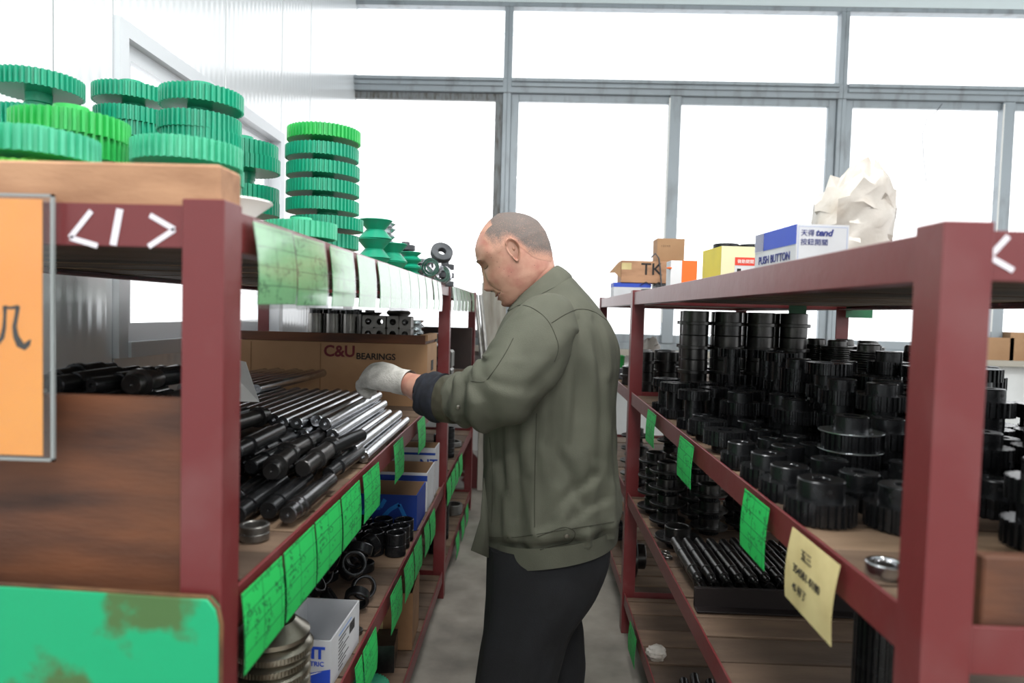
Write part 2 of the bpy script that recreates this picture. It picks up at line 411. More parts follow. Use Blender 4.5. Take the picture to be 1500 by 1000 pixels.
b = MB().box(WX - .06, WX + .02, wy0, wy0 + e, wz0, wz1).box(WX - .06, WX + .02, wy1 - e, wy1, wz0, wz1).box(WX - .06, WX + .02, wy0 + e, wy1 - e, wz1 - e, wz1).box(WX - .06, WX + .03, wy0 + e, wy1 - e, wz0, wz0 + e)
b.build('frame', M['pale_alu'], w)
ym = (wy0 + wy1) / 2
b = MB()
for a, c in ((wy0 + e, ym + .03), (ym - .03, wy1 - e)):
    xo = 0 if a < ym - .1 else -.031
    b.box(WX - .04 + xo, WX - .01 + xo, a, a + .06, wz0 + e, wz1 - e).box(WX - .04 + xo, WX - .01 + xo, c - .06, c, wz0 + e, wz1 - e).box(WX - .04 + xo, WX - .01 + xo, a + .06, c - .06, wz1 - e - .05, wz1 - e).box(WX - .04 + xo, WX - .01 + xo, a + .06, c - .06, wz0 + e, wz0 + e + .06)
b.build('sash', M['pale_alu'], w)
MB().box(WX - .028, WX - .024, wy0 + e, wy1 - e, wz0 + e, wz1 - e).build('pane', M['glass'], w, smooth=0)
# unseen rear and side walls; rear windows sized to brighten camera-facing surfaces
def punched(name, axis, pos, lo, hi, w0, w1, z0, z1):
    b = MB()
    for (p, q, r, s) in ((lo, w0, 0, CEIL), (w1, hi, 0, CEIL), (w0, w1, 0, z0), (w0, w1, z1, CEIL)):
        if axis == 'Y': b.box(p, q, pos - .05, pos + .05, r, s)
        else: b.box(pos - .05, pos + .05, p, q, r, s)
    return struct(b.build(name, M['white_wall'], smooth=0))
punched('wall_rear', 'Y', YR - .05, XL - .1, XR + .1, -1.15, 5.75, 1.5, 3.5)
punched('wall_right', 'X', XR + .05, YR - .1, YB + .1, -2.0, 4.5, 1.0, 3.4)
for nm, bx in (('window_6', [(-1.12 + 1.71 * k - .03, -1.12 + 1.71 * k + .03, YR - .08, YR - .02, 1.5, 3.5) for k in range(5)]),
               ('window_7', [(XR + .02, XR + .08, -1.97 + 1.61 * k - .03, -1.97 + 1.61 * k + .03, 1.0, 3.4) for k in range(5)])):
    b = MB()
    for q in bx: b.box(*q)
    struct(b.build(nm, M['alu'], smooth=0))

# unseen ceiling lamps added in place of flash bounced off the ceiling
def fill_lamp(x, y, power, label):
    t = thing('fill_lamp', label, 'lamp', (x, y, CEIL - .12), 0, 'added fluorescent fill lamps')
    MB().box(-.62, .62, -.09, .09, .05, .12).build('housing', M['white_paper'], t, bevel=.006)
    em = bpy.data.materials.get('fill_tube_glow')
    if not em:
        em = bpy.data.materials.new('fill_tube_glow'); em.use_nodes = True
        em.node_tree.nodes['Principled BSDF'].inputs['Emission Color'].default_value = (1, .98, .95, 1)
        em.node_tree.nodes['Principled BSDF'].inputs['Emission Strength'].default_value = 6
    for dy in (-.045, .045):
        MB().tube([(-.58, dy, .03), (.58, dy, .03)], .014, 10).build('tube', em, t)
    l = area('fill_lamp_light', (x, y, CEIL - .14), (0, 0, 0), 1.2, .25, power, (1, .985, .96))
    return t
FILL_LAMPS = [(.25, -1.1, 75, 'added twin fluorescent fill lamp behind the camera end of the aisle'), (.1, 1.15, 60, 'added twin fluorescent fill lamp above the start of the aisle'),
         (3.4, .6, 60, 'added twin fluorescent fill lamp above the neighbouring aisle')]
for a in FILL_LAMPS: fill_lamp(*a)

# dangling wire at the third window
o = MB().tube([P(1380, 152, YB - .043), P(1372, 163, YB - .045), P(1358, 174, YB - .05), P(1351, 198, YB - .05), P(1353, 232, YB - .05), P(1357, 268, YB - .05)], .0028, 6).build('loose_wire', M['iron'])
tag(o, 'thin loose wire dangling from the window head', 'wire')

# ------------------------------------------------------------------ the two racks
LX, RXX = -.36, .405
LYS, RYS = [.79, 3.02, 4.45], [.69, 2.755, 4.1]
LLEV = [1.415, .94, .533, .126]
RLEV = [1.394, .993, .585, .17]
LDEP, RDEP = .86, .86
PLT = .022
def plank_z(level): return level - .012
def rack(name, label, X0, sgn, dep, ys, lev, top):
    t = thing(name, label, 'shelf rack', (X0 + sgn * dep / 2, ys[0], 0))
    off = Vector(t.location)
    X1 = X0 + sgn * dep
    th = .005; wd = .05
    def pb(mb): return TR(*(-off))
    # upright angle posts
    for i, y in enumerate(ys):
        for xx, s in ((X0, sgn), (X1, -sgn)):
            b = MB()
            x2 = xx + s * wd
            if i < len(ys) - 1:
                pts = [(xx, y), (x2, y), (x2, y + th), (xx + s * th, y + th), (xx + s * th, y + wd), (xx, y + wd)]
            else:
                pts = [(xx, y), (x2, y), (x2, y - th), (xx + s * th, y - th), (xx + s * th, y - wd), (xx, y - wd)]
            b.prism(pts, 0, top)
            b.build('post', M['red'], t, TR(*-off), bevel=.0012)
    for li, z in enumerate(lev):
        for i in range(len(ys) - 1):
            ya, yb = ys[i] + (.0 if i else .0), ys[i + 1]
            for xx, s in ((X0, sgn), (X1, -sgn)):
                b = MB()
                xi = xx + s * (th + .0006)
                pts = [(xi, z), (xi + s * th, z), (xi + s * th, z - .045), (xi + s * .04, z - .045), (xi + s * .04, z - .05), (xi, z - .05)]
                v0 = [(x, ya + .006, q) for x, q in pts]; v1 = [(x, yb - .006, q) for x, q in pts]
                b.loft([v0, v1])
                b.build('side_beam', M['red'], t, TR(*-off), bevel=.0008)
        for i, y in enumerate(ys):
            b = MB()
            sg = 1 if i < len(ys) - 1 else -1
            yy = y + sg * .0056
            b.box(X0 + sgn * .008, X1 - sgn * .008, yy, yy + sg * .005, z - .05, z)
            b.build('end_beam', M['red'], t, TR(*-off), bevel=.0008)
        # planks lie across, one object each, sharing two meshes
        rnd = random.Random(li * 31 + (5 if sgn > 0 else 0))
        for i in range(len(ys) - 1):
            y = ys[i] + .014
            while y < ys[i + 1] - .03:
                wdt = min(rnd.choice((.1, .115, .13, .145)), ys[i + 1] - .008 - y)
                key = ('plank', round(wdt, 3), rnd.random() < .35)
                if key not in PROTO:
                    PROTO[key] = MB().box(-dep / 2 + .014, dep / 2 - .014, 0, wdt - .009, -PLT, 0).mesh('plank', M['plank2' if key[2] else 'plank'], smooth=0, bevel=.0015)
                zz = plank_z(z) - rnd.random() * .004
                link('plank', PROTO[key], t, TR(0, y - ys[0], zz) )
                y += wdt
    return t, off
rackL, offL = rack('shelf_rack', 'dark red steel rack with plank shelves carrying the green gears', LX, -1, LDEP, LYS, LLEV, 1.422)
rackR, offR = rack('shelf_rack', 'dark red steel rack with plank shelves carrying the push button box', RXX, 1, RDEP, RYS, RLEV, 1.402)

# chalk marks on the end beams
def stroke(pts, wdt, y, parent, off):
    b = MB()
    for (x0, z0), (x1, z1) in zip(pts, pts[1:]):
        d = Vector((x1 - x0, z1 - z0)); n = Vector((-d.y, d.x)).normalized() * wdt / 2
        b.add([(x0 + n.x, y, z0 + n.y), (x1 + n.x, y, z1 + n.y), (x1 - n.x, y, z1 - n.y), (x0 - n.x, y, z0 - n.y),
               (x0 + n.x, y - .0006, z0 + n.y), (x1 + n.x, y - .0006, z1 + n.y), (x1 - n.x, y - .0006, z1 - n.y), (x0 - n.x, y - .0006, z0 - n.y)],
              [(0, 1, 2, 3), (7, 6, 5, 4), (0, 4, 5, 1), (1, 5, 6, 2), (2, 6, 7, 3), (3, 7, 4, 0)])
    b.build('chalk_mark', M['chalk'], parent, TR(*-off), smooth=0)
def pxs(l, Y): return [(P(x, y, Y).x, P(x, y, Y).z) for x, y in l]
yl = LYS[0] + .0050; yr = RYS[0] + .0050
stroke(pxs([(134, 309), (103, 348), (143, 360)], yl), .006, yl, rackL, offL)
stroke(pxs([(176, 306), (166, 359)], yl), .008, yl, rackL, offL)
stroke(pxs([(220, 315), (256, 336), (218, 361)], yl), .006, yl, rackL, offL)
stroke(pxs([(1477, 346), (1449, 376), (1484, 396)], yr), .0055, yr, rackR, offR)
stroke(pxs([(1520, 348), (1512, 396)], yr), .0065, yr, rackR, offR)

# ------------------------------------------------------------------ small hardware: shared meshes
def simple(kind, parts): PROTO[kind] = parts
def ring_prof(ro, ri, h, c=.0012):
    return [(ri, 0), (ro - c, 0), (ro, c), (ro, h - c), (ro - c, h), (ri + c, h), (ri, h - c), (ri, 0)]

def green_gear(kind, material, R, t, hub, teeth=46, flip=False):
    """one plastic spur gear: toothed wheel and a hub on one face; base at z=0"""
    z0 = hub if flip else 0
    w = MB().gear(R, t, teeth, .012, R * .065, z0, .5).mesh('toothed_wheel', material, smooth=28)
    hp = [(.012, 0), (R * .29, 0), (R * .3, .001), (R * .3, hub + .001), (.012, hub + .001)]
    hM = None if flip else TR(0, 0, t - .001)
    h = MB().lathe(hp, 24, hM).mesh('hub', material)
    PROTO[kind] = [('toothed_wheel', w), ('hub', h)]
for mn in ('teal', 'teal2', 'lime', 'lime2'):
    green_gear('gA_%s_u' % mn, M[mn], .09, .036, .021); green_gear('gA_%s_d' % mn, M[mn], .09, .036, .021, flip=True)
    green_gear('gD_%s_u' % mn, M[mn], .091, .030, .0145, 52)
    green_gear('gS_%s_u' % mn, M[mn], .078, .034, .012, 40)

def pulley(kind, R, h, hubR, hubh, teeth=24, bore=.012, material=None, flange=False, flip=False, depth=.085):
    material = material or M['black']
    b = MB(); z = 0
    parts = []
    zt = hubh if flip else 0
    f = .003 if flange else 0
    parts.append(('toothed_rim', MB().gear(R, h, teeth, bore, R * depth, zt + f, .55).mesh('toothed_rim', material, smooth=25)))
    if hubh > 0:
        zz = 0 if flip else h + 2 * f
        hm = MB().lathe([(bore, zz), (hubR - .002, zz), (hubR, zz + (.002 if flip else 0)), (hubR, zz + hubh - .002), (hubR - .002, zz + hubh), (bore + .002, zz + hubh), (bore, zz + hubh - .002), (bore, zz)], 26).mesh('hub', material)
        parts.append(('hub', hm))
        sm = MB().lathe([(0, 0), (.0035, 0), (.0035, .0012), (0, .0012)], 8, RZ(-2.0) @ TR(hubR - .0006, 0, zz + hubh * .55) @ RY(PI / 2)).mesh('set_screw', M['hole'])
        parts.append(('set_screw', sm))
    if flange:
        for q in (0, h + f):
            parts.append(('flange', MB().lathe(ring_prof(R * 1.13, bore, f, .0008), 36, TR(0, 0, q)).mesh('flange', M['zinc'])))
        for a in (.3, 1.9, 3.4, 5.0):
            parts.append(('screw', MB().lathe([(0, .0025), (.004, .002), (.0045, 0)], 8, TR(R * .8 * math.cos(a), R * .8 * math.sin(a), h + 2 * f)).mesh('screw', M['black'])))
    PROTO[kind] = parts
pulley('pA', .052, .033, .033, .027, 26)
pulley('pB', .055, .036, .036, .030, 28)
pulley('pC', .042, .030, .028, .024, 22)
pulley('pDown', .050, .034, .030, .020, 26, .016, flip=True)
pulley('pFl', .054, .034, .032, .030, 26, .016, flange=True)
pulley('pFlat', .056, .030, 0, 0, 30, .02)
pulley('pTall', .058, .085, 0, 0, 34, .028)
PROTO['spool'] = [('body', MB().lathe([(.012, 0), (.026, 0), (.026, .11), (.012, .11), (.012, 0)], 20).mesh('body', M['black'])),
                  ('toothed_rim', MB().gear(.046, .026, 20, .024, .007, 0, .5).mesh('toothed_rim', M['black'], smooth=25)),
                  ('toothed_rim', MB().gear(.046, .026, 20, .024, .007, .084, .5).mesh('toothed_rim', M['black'], smooth=25))]
PROTO['bushing'] = [('sleeve', MB().lathe([(.03, 0), (.044, 0), (.046, .002), (.046, .083), (.044, .085), (.03, .085), (.03, 0)], 26).mesh('sleeve', M['black2'])),
                    ('collar', MB().lathe(ring_prof(.056, .045, .012), 28, TR(0, 0, .036)).mesh('collar', M['black2']))]
def bolt_flange(kind, m):
    b = MB().lathe(ring_prof(.062, .03, .008), 32)
    t = MB().lathe([(.03, .008), (.036, .008), (.036, .034), (.034, .036), (.03, .036), (.028, .034), (.028, 0)], 26)
    g = MB().gear(.032, .02, 24, .028, .003, -.02, .5)
    hs = []
    for k in range(6):
        a = k * PI / 3 + .2
        hs.append(('bolt_hole', MB().lathe([(0, .0085), (.0045, .0085), (.0045, .006)], 8, TR(.05 * math.cos(a), .05 * math.sin(a), 0)).mesh('bolt_hole', M['hole'])))
    PROTO[kind] = [('flange', b.mesh('flange', m)), ('sleeve', t.mesh('sleeve', m)), ('toothed_rim', g.mesh('toothed_rim', M['black'], smooth=25))] + hs
bolt_flange('flangeB', M['black2'])
def vpulley(kind, R, groove, n, pitch, bore, m, seg=36):
    pr = [(bore, 0)]
    for k in range(n):
        z = k * pitch
        pr += [(R - .002, z), (R, z + .002), (groove, z + pitch * .5), (R, z + pitch - .002)]
    pr += [(R - .002, n * pitch), (bore, n * pitch), (bore, 0)]
    PROTO[kind] = [('body', MB().lathe(pr, seg).mesh('body', m, smooth=50))]
vpulley('vGreenBig', .056, .030, 1, .064, .012, M['teal'])
vpulley('vGreenSmall', .043, .026, 4, .030, .012, M['teal'])
vpulley('vSilver', .046, .034, 1, .024, .012, M['zinc'])
vpulley('vSteel', .05, .038, 1, .026, .014, M['steel2'])
vpulley('vWhite', .058, .030, 1, .05, .012, M['white_paper'])
def polyv(kind, R, n, m):
    pr = [(.012, 0)]
    for k in range(n):
        z = .004 + k * .007
        pr += [(R, z), (R, z + .003), (R - .004, z + .005)]
    z = .004 + n * .007
    pr += [(R, z), (R, z + .003), (R * .62, z + .003), (R * .6, z + .02), (R * .5, z + .024), (.012, z + .024), (.012, 0)]
    PROTO[kind] = [('body', MB().lathe(pr, 28).mesh('body', m, smooth=20))]
    return z + .024
PVH = polyv('polyv', .055, 8, M['black2'])
PROTO['disc_hub'] = [('disc', MB().lathe([(.008, 0), (.038, 0), (.04, .002), (.04, .02), (.038, .022), (.008, .022), (.008, 0)], 26).mesh('disc', M['iron'])),
                     ('hub', MB().lathe([(.008, .02), (.017, .02), (.017, .034), (.015, .036), (.008, .036), (.008, .02)], 18).mesh('hub', M['iron']))]
PROTO['ring_iron'] = [('ring', MB().lathe(ring_prof(.044, .016, .026, .002), 28).mesh('ring', M['iron']))]
PROTO['ring_zinc'] = [('ring', MB().lathe([(.018, 0), (.037, 0), (.039, .002), (.039, .028), (.037, .03), (.03, .03), (.028, .027), (.02, .027), (.018, .025), (.018, 0)], 30).mesh('ring', M['steel']))]
PROTO['ring_thin'] = [('ring', MB().lathe(ring_prof(.04, .029, .02, .002), 32).mesh('ring', M['steel2']))]
PROTO['sleeve_black'] = [('ring', MB().lathe(ring_prof(.032, .024, .026, .0025), 26).mesh('ring', M['black']))]
PROTO['cup_black'] = [('ring', MB().lathe(ring_prof(.033, .026, .036, .002), 26).mesh('ring', M['black']))]
PROTO['wire_ring'] = [('ring', MB().lathe(ring_prof(.06, .045, .009, .002), 32).mesh('ring', M['steel2']))]

def stepped_shaft(kind, prof, m):
    PROTO[kind] = [('shaft', MB().lathe(prof, 18).mesh('shaft', m))]
c0 = [(0, .006), (.003, .004), (.004, 0)]
stepped_shaft('shaftA', c0 + [(.011, 0), (.0125, .0015), (.0125, .055), (.017, .0555), (.017, .115), (.022, .1155), (.022, .13), (.018, .1305), (.018, .20), (.0125, .2005), (.0125, .248), (.011, .25), (0, .25)], M['black'])
stepped_shaft('shaftB', c0 + [(.014, 0), (.0155, .0015), (.0155, .04), (.0145, .0405), (.0145, .044), (.0175, .0445), (.0175, .16), (.014, .1605), (.014, .218), (.012, .22), (0, .22)], M['black'])
stepped_shaft('shaftC', c0 + [(.015, 0), (.0165, .0015), (.0165, .03), (.024, .0305), (.024, .042), (.018, .0425), (.018, .13), (.021, .1305), (.021, .15), (.0155, .1505), (.0155, .23), (.014, .232), (0, .232)], M['black2'])
stepped_shaft('shaftF', c0 + [(.014, 0), (.0155, .0015), (.0155, .028), (.0175, .0285), (.0175, .05), (.0198, .0505), (.0198, .063), (.0185, .0635), (.0185, .16), (.0155, .1605), (.0155, .238), (.014, .24), (0, .24)], M['steel_dark'])
rodm = MB().lathe(c0 + [(.0135, 0), (.0155, .002), (.0155, .548), (.0135, .55), (0, .55)], 20).mesh('rod', M['steel'])
kwm = MB().box(-.0055, .0055, .0128, .0162, .085, .115).box(-.004, .004, .0128, .0162, .40, .418).mesh('keyway', M['hole'], bevel=.001)
PROTO['rodA'] = [('rod', rodm)]
PROTO['rodB'] = [('rod', rodm), ('keyway', kwm)]
stepped_shaft('longshaft', c0 + [(.006, 0), (.008, .002), (.008, .02), (.0125, .0205), (.0125, .07), (.015, .0705), (.015, .19), (.0165, .1905), (.0165, .24), (.0135, .2405), (.0135, .298), (.012, .30), (0, .30)], M['black2'])
kwl = MB().box(-.004, .004, .0125, .0156, .10, .14).mesh('keyway', M['hole'], bevel=.001)
PROTO['longshaft'].append(('keyway', kwl))

SL = {k: plank_z(z) for k, z in zip(('top', 'mid', 'low', 'bot'), LLEV)}
SR = {k: plank_z(z) for k, z in zip(('top', 'mid', 'low', 'bot'), RLEV)}
rnd = random.Random(11)

def relax(items, x0, x1, y0, y1, n=200):
    for _ in range(n):
        for a in range(len(items)):
            for b in range(a):
                A, B = items[a], items[b]
                dx, dy = A[0] - B[0], A[1] - B[1]; d = math.hypot(dx, dy); m = A[2] + B[2]
                if d < m:
                    if d < 1e-6: dx, dy, d = 1e-3, 0, 1e-3
                    q = (m - d) / 2 / d * 1.02
                    A[0] += dx * q; A[1] += dy * q; B[0] -= dx * q; B[1] -= dy * q
        for A in items:
            A[0] = min(max(A[0], x0 + A[2]), x1 - A[2]); A[1] = min(max(A[1], y0 + A[2]), y1 - A[2])

# ------------------------------------------------------------------ rack end, near the camera: boards and placards
o = MB().box(-1.19, P(322, 260, .80).x, .80, .86, SL['top'], P(300, 240, .80).z).build('timber_beam', M['timber'], bevel=.003)
tag(o, 'pale brown timber beam lying on the rack top before the green gears', 'timber')
yb = LYS[0] + .054
o = MB().box(-1.2, P(290, 700, yb).x, yb, yb + .02, SL['mid'], P(200, 582, yb).z).build('wooden_board', M['board'], bevel=.002)
tag(o, 'dark brown stained wooden board standing at the rack end behind the post', 'board')
yg = LYS[0] - .016
x1 = P(318, 940, yg).x; zt = P(200, 876, yg).z
pts = [(-1.2, .30), (x1, .30), (x1, zt - .03), (x1 - .004, zt - .012), (x1 - .014, zt), (-.6, zt + .006), (-1.2, zt + .012)]
t = thing('painted_board', 'worn green painted board with rust spots leaning on the rack end', 'board', ((-1.2 + x1) / 2, yg, .30))
offp = Vector(t.location)
MB().prism(pts, 0, .014, TR(0, .016, 0) @ RX(PI / 2)).build('panel', M['greenpaint'], t, TR(-offp.x, 0, -offp.z), bevel=.001)
MB().tube([(p[0], .008, p[1]) for p in pts[1:]], .0038, 6).build('rusty_rim', M['rust'], t, TR(-offp.x, 0, -offp.z))
# legs of the green panel down to the floor
MB().box(-1.15, -1.11, 0, .014, 0, .305).box(x1 - .08, x1 - .04, 0, .014, 0, .305).build('foot', M['rust'], t, TR(-offp.x, 0, -offp.z))

yo = LYS[0] - .004
a = P(62, 292, yo); c = P(51, 667, yo); s1 = P(80, 287, yo)
t = thing('orange_placard', 'orange paper placard in a clear sleeve hung on the rack end', 'placard', (a.x - .105, yo, c.z))
w_, h_ = .21, a.z - c.z
MB().box(-w_ / 2, w_ / 2, -.0006, .0006, 0, h_).build('orange_sheet', M['orange_paper'], t, smooth=0)
MB().box(-w_ / 2 - .012, w_ / 2 + .013, -.0016, -.0012, -.004, h_ + .004).build('clear_sleeve', M['sleeve'], t, smooth=0)
rim = MB()
for q in ((-w_ / 2 - .014, -w_ / 2 - .011, -.006, h_ + .006), (w_ / 2 + .011, w_ / 2 + .014, -.006, h_ + .006), (-w_ / 2 - .014, w_ / 2 + .014, h_ + .003, h_ + .006), (-w_ / 2 - .014, w_ / 2 + .014, -.006, -.003)):
    rim.box(q[0], q[1], -.0022, .0022, q[2], q[3])
rim.build('sleeve_rim', mat('grey_plastic_rim', srgb(150, 156, 156), .3), t, smooth=0)
# brush-written right half of the character
def brush(pts, parent, y=-.0010):
    L = []; Rr = []
    for i, (x, z, wd) in enumerate(pts):
        p0 = pts[max(i - 1, 0)]; p1 = pts[min(i + 1, len(pts) - 1)]
        d = Vector((p1[0] - p0[0], p1[1] - p0[1])).normalized(); n = Vector((-d.y, d.x)) * wd / 2
        L.append((x + n.x, y, z + n.y)); Rr.append((x - n.x, y, z - n.y))
    MB().loft([L, Rr], closed=False, cap=False).build('brush_stroke', M['black_ink'], parent, smooth=0, fix=False)
def bp(l): return [(P(x, y, yo).x - t.location.x, P(x, y, yo).z - t.location.z, wd * .79 / 1000) for x, y, wd in l]
brush(bp([(8, 448, 7), (8, 462, 5), (7, 480, 6), (4, 494, 7), (-3, 505, 4), (-12, 512, 1)]), t)
brush(bp([(7, 449, 5), (15, 451, 4), (23, 450, 5), (28, 449, 6)]), t)
brush(bp([(27, 448, 7), (25, 462, 6), (22, 478, 7), (24, 492, 9), (30, 504, 12), (37, 508, 10), (42, 503, 8), (46, 497, 1)]), t)
brush(bp([(-24, 446, 5), (-24, 478, 6), (-25, 512, 4)]), t); brush(bp([(-40, 462, 4), (-25, 460, 5), (-12, 457, 3)]), t)
brush(bp([(-25, 464, 3), (-32, 478, 4), (-40, 488, 2)]), t); brush(bp([(-23, 464, 3), (-17, 472, 4), (-13, 478, 2)]), t)

# right rack end: board standing on the end beam
yb = RYS[0] + .012
o = MB().box(P(1300, 850, .85).x + .02, 1.22, yb + .004, yb + .022, SR['mid'], P(1450, 817, yb).z).build('wooden_board', M['board'], bevel=.002)
tag(o, 'weathered wooden board standing behind the post of the push button rack', 'board')

# ------------------------------------------------------------------ green gears on the rack top
GZ = SL['top']
NTH = ['topmost', 'second from top', 'third from top', 'fourth from top', 'fifth from top', 'sixth from top', 'seventh from top', 'eighth from top', 'ninth from top']
def stack(x, y, seq, label0, group, jit=.004):
    z = GZ
    for i, kind in enumerate(seq):
        label = label0 + ', ' + NTH[len(seq) - 1 - i]
        big = kind.startswith('gA'); d = kind.startswith('gD')
        put(kind, label, 'gear', TR(x + rnd.uniform(-jit, jit), y + rnd.uniform(-jit, jit), z) @ RZ(rnd.uniform(0, 6)), group, 'green_gear')
        z += .057 if big else (.0445 if d else .046)
    return z
du = lambda cols: ['gA_%s_%s' % (c, 'du'[i % 2]) for i, c in enumerate(cols)]
stack(-1.135, 1.545, du(['teal'] * 7), 'teal gear in the stack nearest the white wall joint', 'gears stacked nearest the ribbed wall')
stack(-1.03, 1.74, ['gA_teal_' + c for c in 'ududuDuu'.lower()], 'teal gear in the stack by the wall window corner', 'gears stacked by the wall window')
stack(-.77, 1.57, ['gA_teal_' + c for c in 'dududuu'], 'teal gear in the tall paired stack beside the lime stack', 'gears in the tall paired stack')
stack(-.80, 1.17, du(['lime', 'teal2', 'lime', 'lime']), 'gear of the mixed lime stack behind the timber beam', 'gears in the mixed lime stack')
stack(-.70, .955, ['gS_teal_u', 'gS_lime2_u', 'gS_teal2_u'], 'gear of the low teal and yellow-green stack behind the timber', 'gears in the low front stack')
stack(-.605, 1.19, ['gA_teal_d', 'gA_teal_u', 'gA_teal2_d'], 'gear of the low stack topped by a pale teal gear', 'gears in the low pale-topped stack')
stack(-.775, 1.81, du(['teal'] * 6)[:-1] + ['gA_teal_u'], 'teal gear in the stack between paired stack and single column', 'gears in the middle stack')
z = GZ
for i, kd in enumerate(['gS_teal_u', 'gS_teal_u'] + ['gD_teal_u'] * 5 + ['gD_lime_u']):
    dx = (.012, .014, .012, 0, 0, 0, -.003, .001)[i]
    put(kd, 'lime green gear topping the single column of evenly spaced gears' if i == 7 else 'teal gear in the evenly spaced single column, ' + NTH[7 - i], 'gear',
        TR(-.540 + dx, 1.745, z) @ RZ(rnd.uniform(0, 6)), 'gears in the evenly spaced column', 'green_gear')
    z += .046 if kd.startswith('gS') else .0445
stack(-.515, 1.50, ['gS_teal_u', 'gS_teal2_u'], 'gear of the short stack just above the pale tags', 'gears in the short stack by the tags')
o = put('vWhite', 'white plastic vee pulley on the rack top corner beside the timber beam', 'pulley', TR(-.445, 1.0, GZ), name='white_pulley')

zb = GZ
for k in range(3):
    put('vGreenBig', 'large green vee pulley in the stack beside the gear column', 'pulley', TR(-.535 + .004 * k, 2.28, zb), 'large green vee pulleys', 'green_vee_pulley'); zb += .064
zb = GZ
for k in range(2):
    put('vGreenBig', 'large green vee pulley in the pair behind the big pulley stack', 'pulley', TR(-.50, 2.42, zb), 'paired green vee pulleys', 'green_vee_pulley'); zb += .064
zb = GZ
for k in range(9):
    put('vSilver', 'silver vee pulley in the stack behind the green pulleys', 'pulley', TR(-.565 + rnd.uniform(-.003, .003), 2.56, zb), 'silver vee pulleys in a stack', 'silver_vee_pulley'); zb += .024
put('vGreenSmall', 'small green four-groove pulley between silver and iron pulleys', 'pulley', TR(-.475, 2.66, GZ), name='grooved_green_pulley')
for k in range(2):
    put('vSilver', 'silver vee pulley lying low beside the small green pulley', 'pulley', TR(-.60, 2.72, GZ + .024 * k), 'low silver vee pulleys', 'silver_vee_pulley')
for x, y, n in ((-.625, 2.85, 5), (-.535, 2.87, 5), (-.45, 2.83, 3), (-.375, 2.93, 3)):
    for k in range(n):
        put('disc_hub', 'dark iron hubbed disc stacked behind the silver rings', 'disc', TR(x, y, GZ + .036 * k), 'dark iron hubbed discs', 'hubbed_disc')
for (px, py, Y) in ((634, 392, 2.76), (620, 393, 2.80), (649, 405, 2.78), (622, 412, 2.77)):
    p = P(px, py, Y); p.z = max(p.z, GZ + .04)
    put('ring_zinc', 'bright steel ring standing on its rim on the rack top', 'ring', TR(*p) @ RZ(rnd.uniform(-.3, .3)) @ RX(PI / 2), 'bright steel rings on the rack top', 'steel_ring')
p = P(646, 373, 2.76)
put('ring_iron', 'grey iron ring lying tilted on top of the steel rings', 'ring', TR(*p) @ RY(.5) @ RX(.9), name='iron_ring')

# ------------------------------------------------------------------ shelf tags
def card_mesh(w, h, m, bulge, nm, y0=0, grow=0):
    n = 8; A = []; B = []
    for k in range(n + 1):
        q = k / n; z = -h * q
        yy = y0 - bulge * math.sin(q * 2.6) - bulge * .6 * q
        A.append([(-w / 2 - grow, yy - .0004, z + (grow if k == 0 else 0)), (w / 2 + grow, yy - .0004, z + (grow if k == 0 else 0)), (w / 2 + grow, yy + .0004, z), (-w / 2 - grow, yy + .0004, z)])
    return MB().loft(A).mesh(nm, m, smooth=40)
TAGP = {}
def shelf_tag(X, y, z, w, h, side, label, group, pale=False, bulge=.004, sleeve=True, tilt=0, facing=None, m=None):
    key = (round(w, 3), round(h, 3), pale, bulge, sleeve, m)
    if key not in TAGP:
        l = [('card', card_mesh(w, h, M[m] if m else M['tag_pale' if pale else 'tag'], bulge, 'card'))]
        if sleeve: l.append(('clear_sleeve', card_mesh(w, h + .006, M['sleeve'], bulge, 'clear_sleeve', -.0016, .003)))
        TAGP[key] = l
    PROTO['_tag'] = TAGP[key]
    R_ = {'L': RZ(PI / 2), 'R': RZ(-PI / 2), 'F': Matrix.Identity(4)}[side]
    return put('_tag', label, 'tag', TR(X, y, z) @ R_ @ RY(tilt), group, 'shelf_tag')
def row(X, lst, ztop, side, label0, group, h=.105, wdt=None, **k):
    for i, (x0, x1, py) in enumerate(lst):
        ya, yb = YX(x0, py, X), YX(x1, py, X)
        label = label0 if len(lst) == 1 else ['first', 'second', 'third', 'fourth', 'fifth', 'sixth', 'seventh', 'eighth'][i] + ' ' + label0
        shelf_tag(X, (ya + yb) / 2, ztop, min(round(wdt or abs(yb - ya) - .004, 2), .155), h, side, label, group, tilt=rnd.uniform(-.015, .015), **k)
XT = LX + .004; XTR = RXX - .004
row(XT, [(369, 427, 380), (428, 473, 390)], LLEV[0] - .008, 'L', 'pale green tag from the near post along the top beam below the gears', 'pale green tags on the gear rack top beam', pale=True, bulge=.006)
row(XT, [(482, 515, 395), (522, 547, 400)], LLEV[0] - .008, 'L', 'of two spaced pale tags on the top beam before the shiny sleeves', 'pair of pale tags past the gear column', pale=True, bulge=.005)
row(XT, [(552, 567, 405), (568, 583, 408), (584, 597, 410), (598, 610, 412), (611, 621, 414), (622, 631, 415), (633, 639, 418), (640, 645, 420)], LLEV[0] - .008, 'L', 'shiny sleeved tag along the top beam towards the silver pulleys', 'shiny sleeved tags on the gear rack top beam', pale=True, bulge=.006)
row(XT, [(662, 667, 430), (668, 673, 432), (674, 678, 434), (679, 683, 436), (684, 688, 437), (690, 694, 438)], LLEV[0] - .008, 'L', 'small tag on the far bay top beam past the red post', 'tags on the far bay top beam', pale=True, bulge=.006)
row(XT, [(352, 413, 860), (415, 459, 820), (461, 497, 780), (499, 526, 740), (528, 556, 720)], LLEV[1] - .006, 'L', 'bright green tag from the near post, below the black shafts', 'green tags on the beam below the black shafts', sleeve=False)
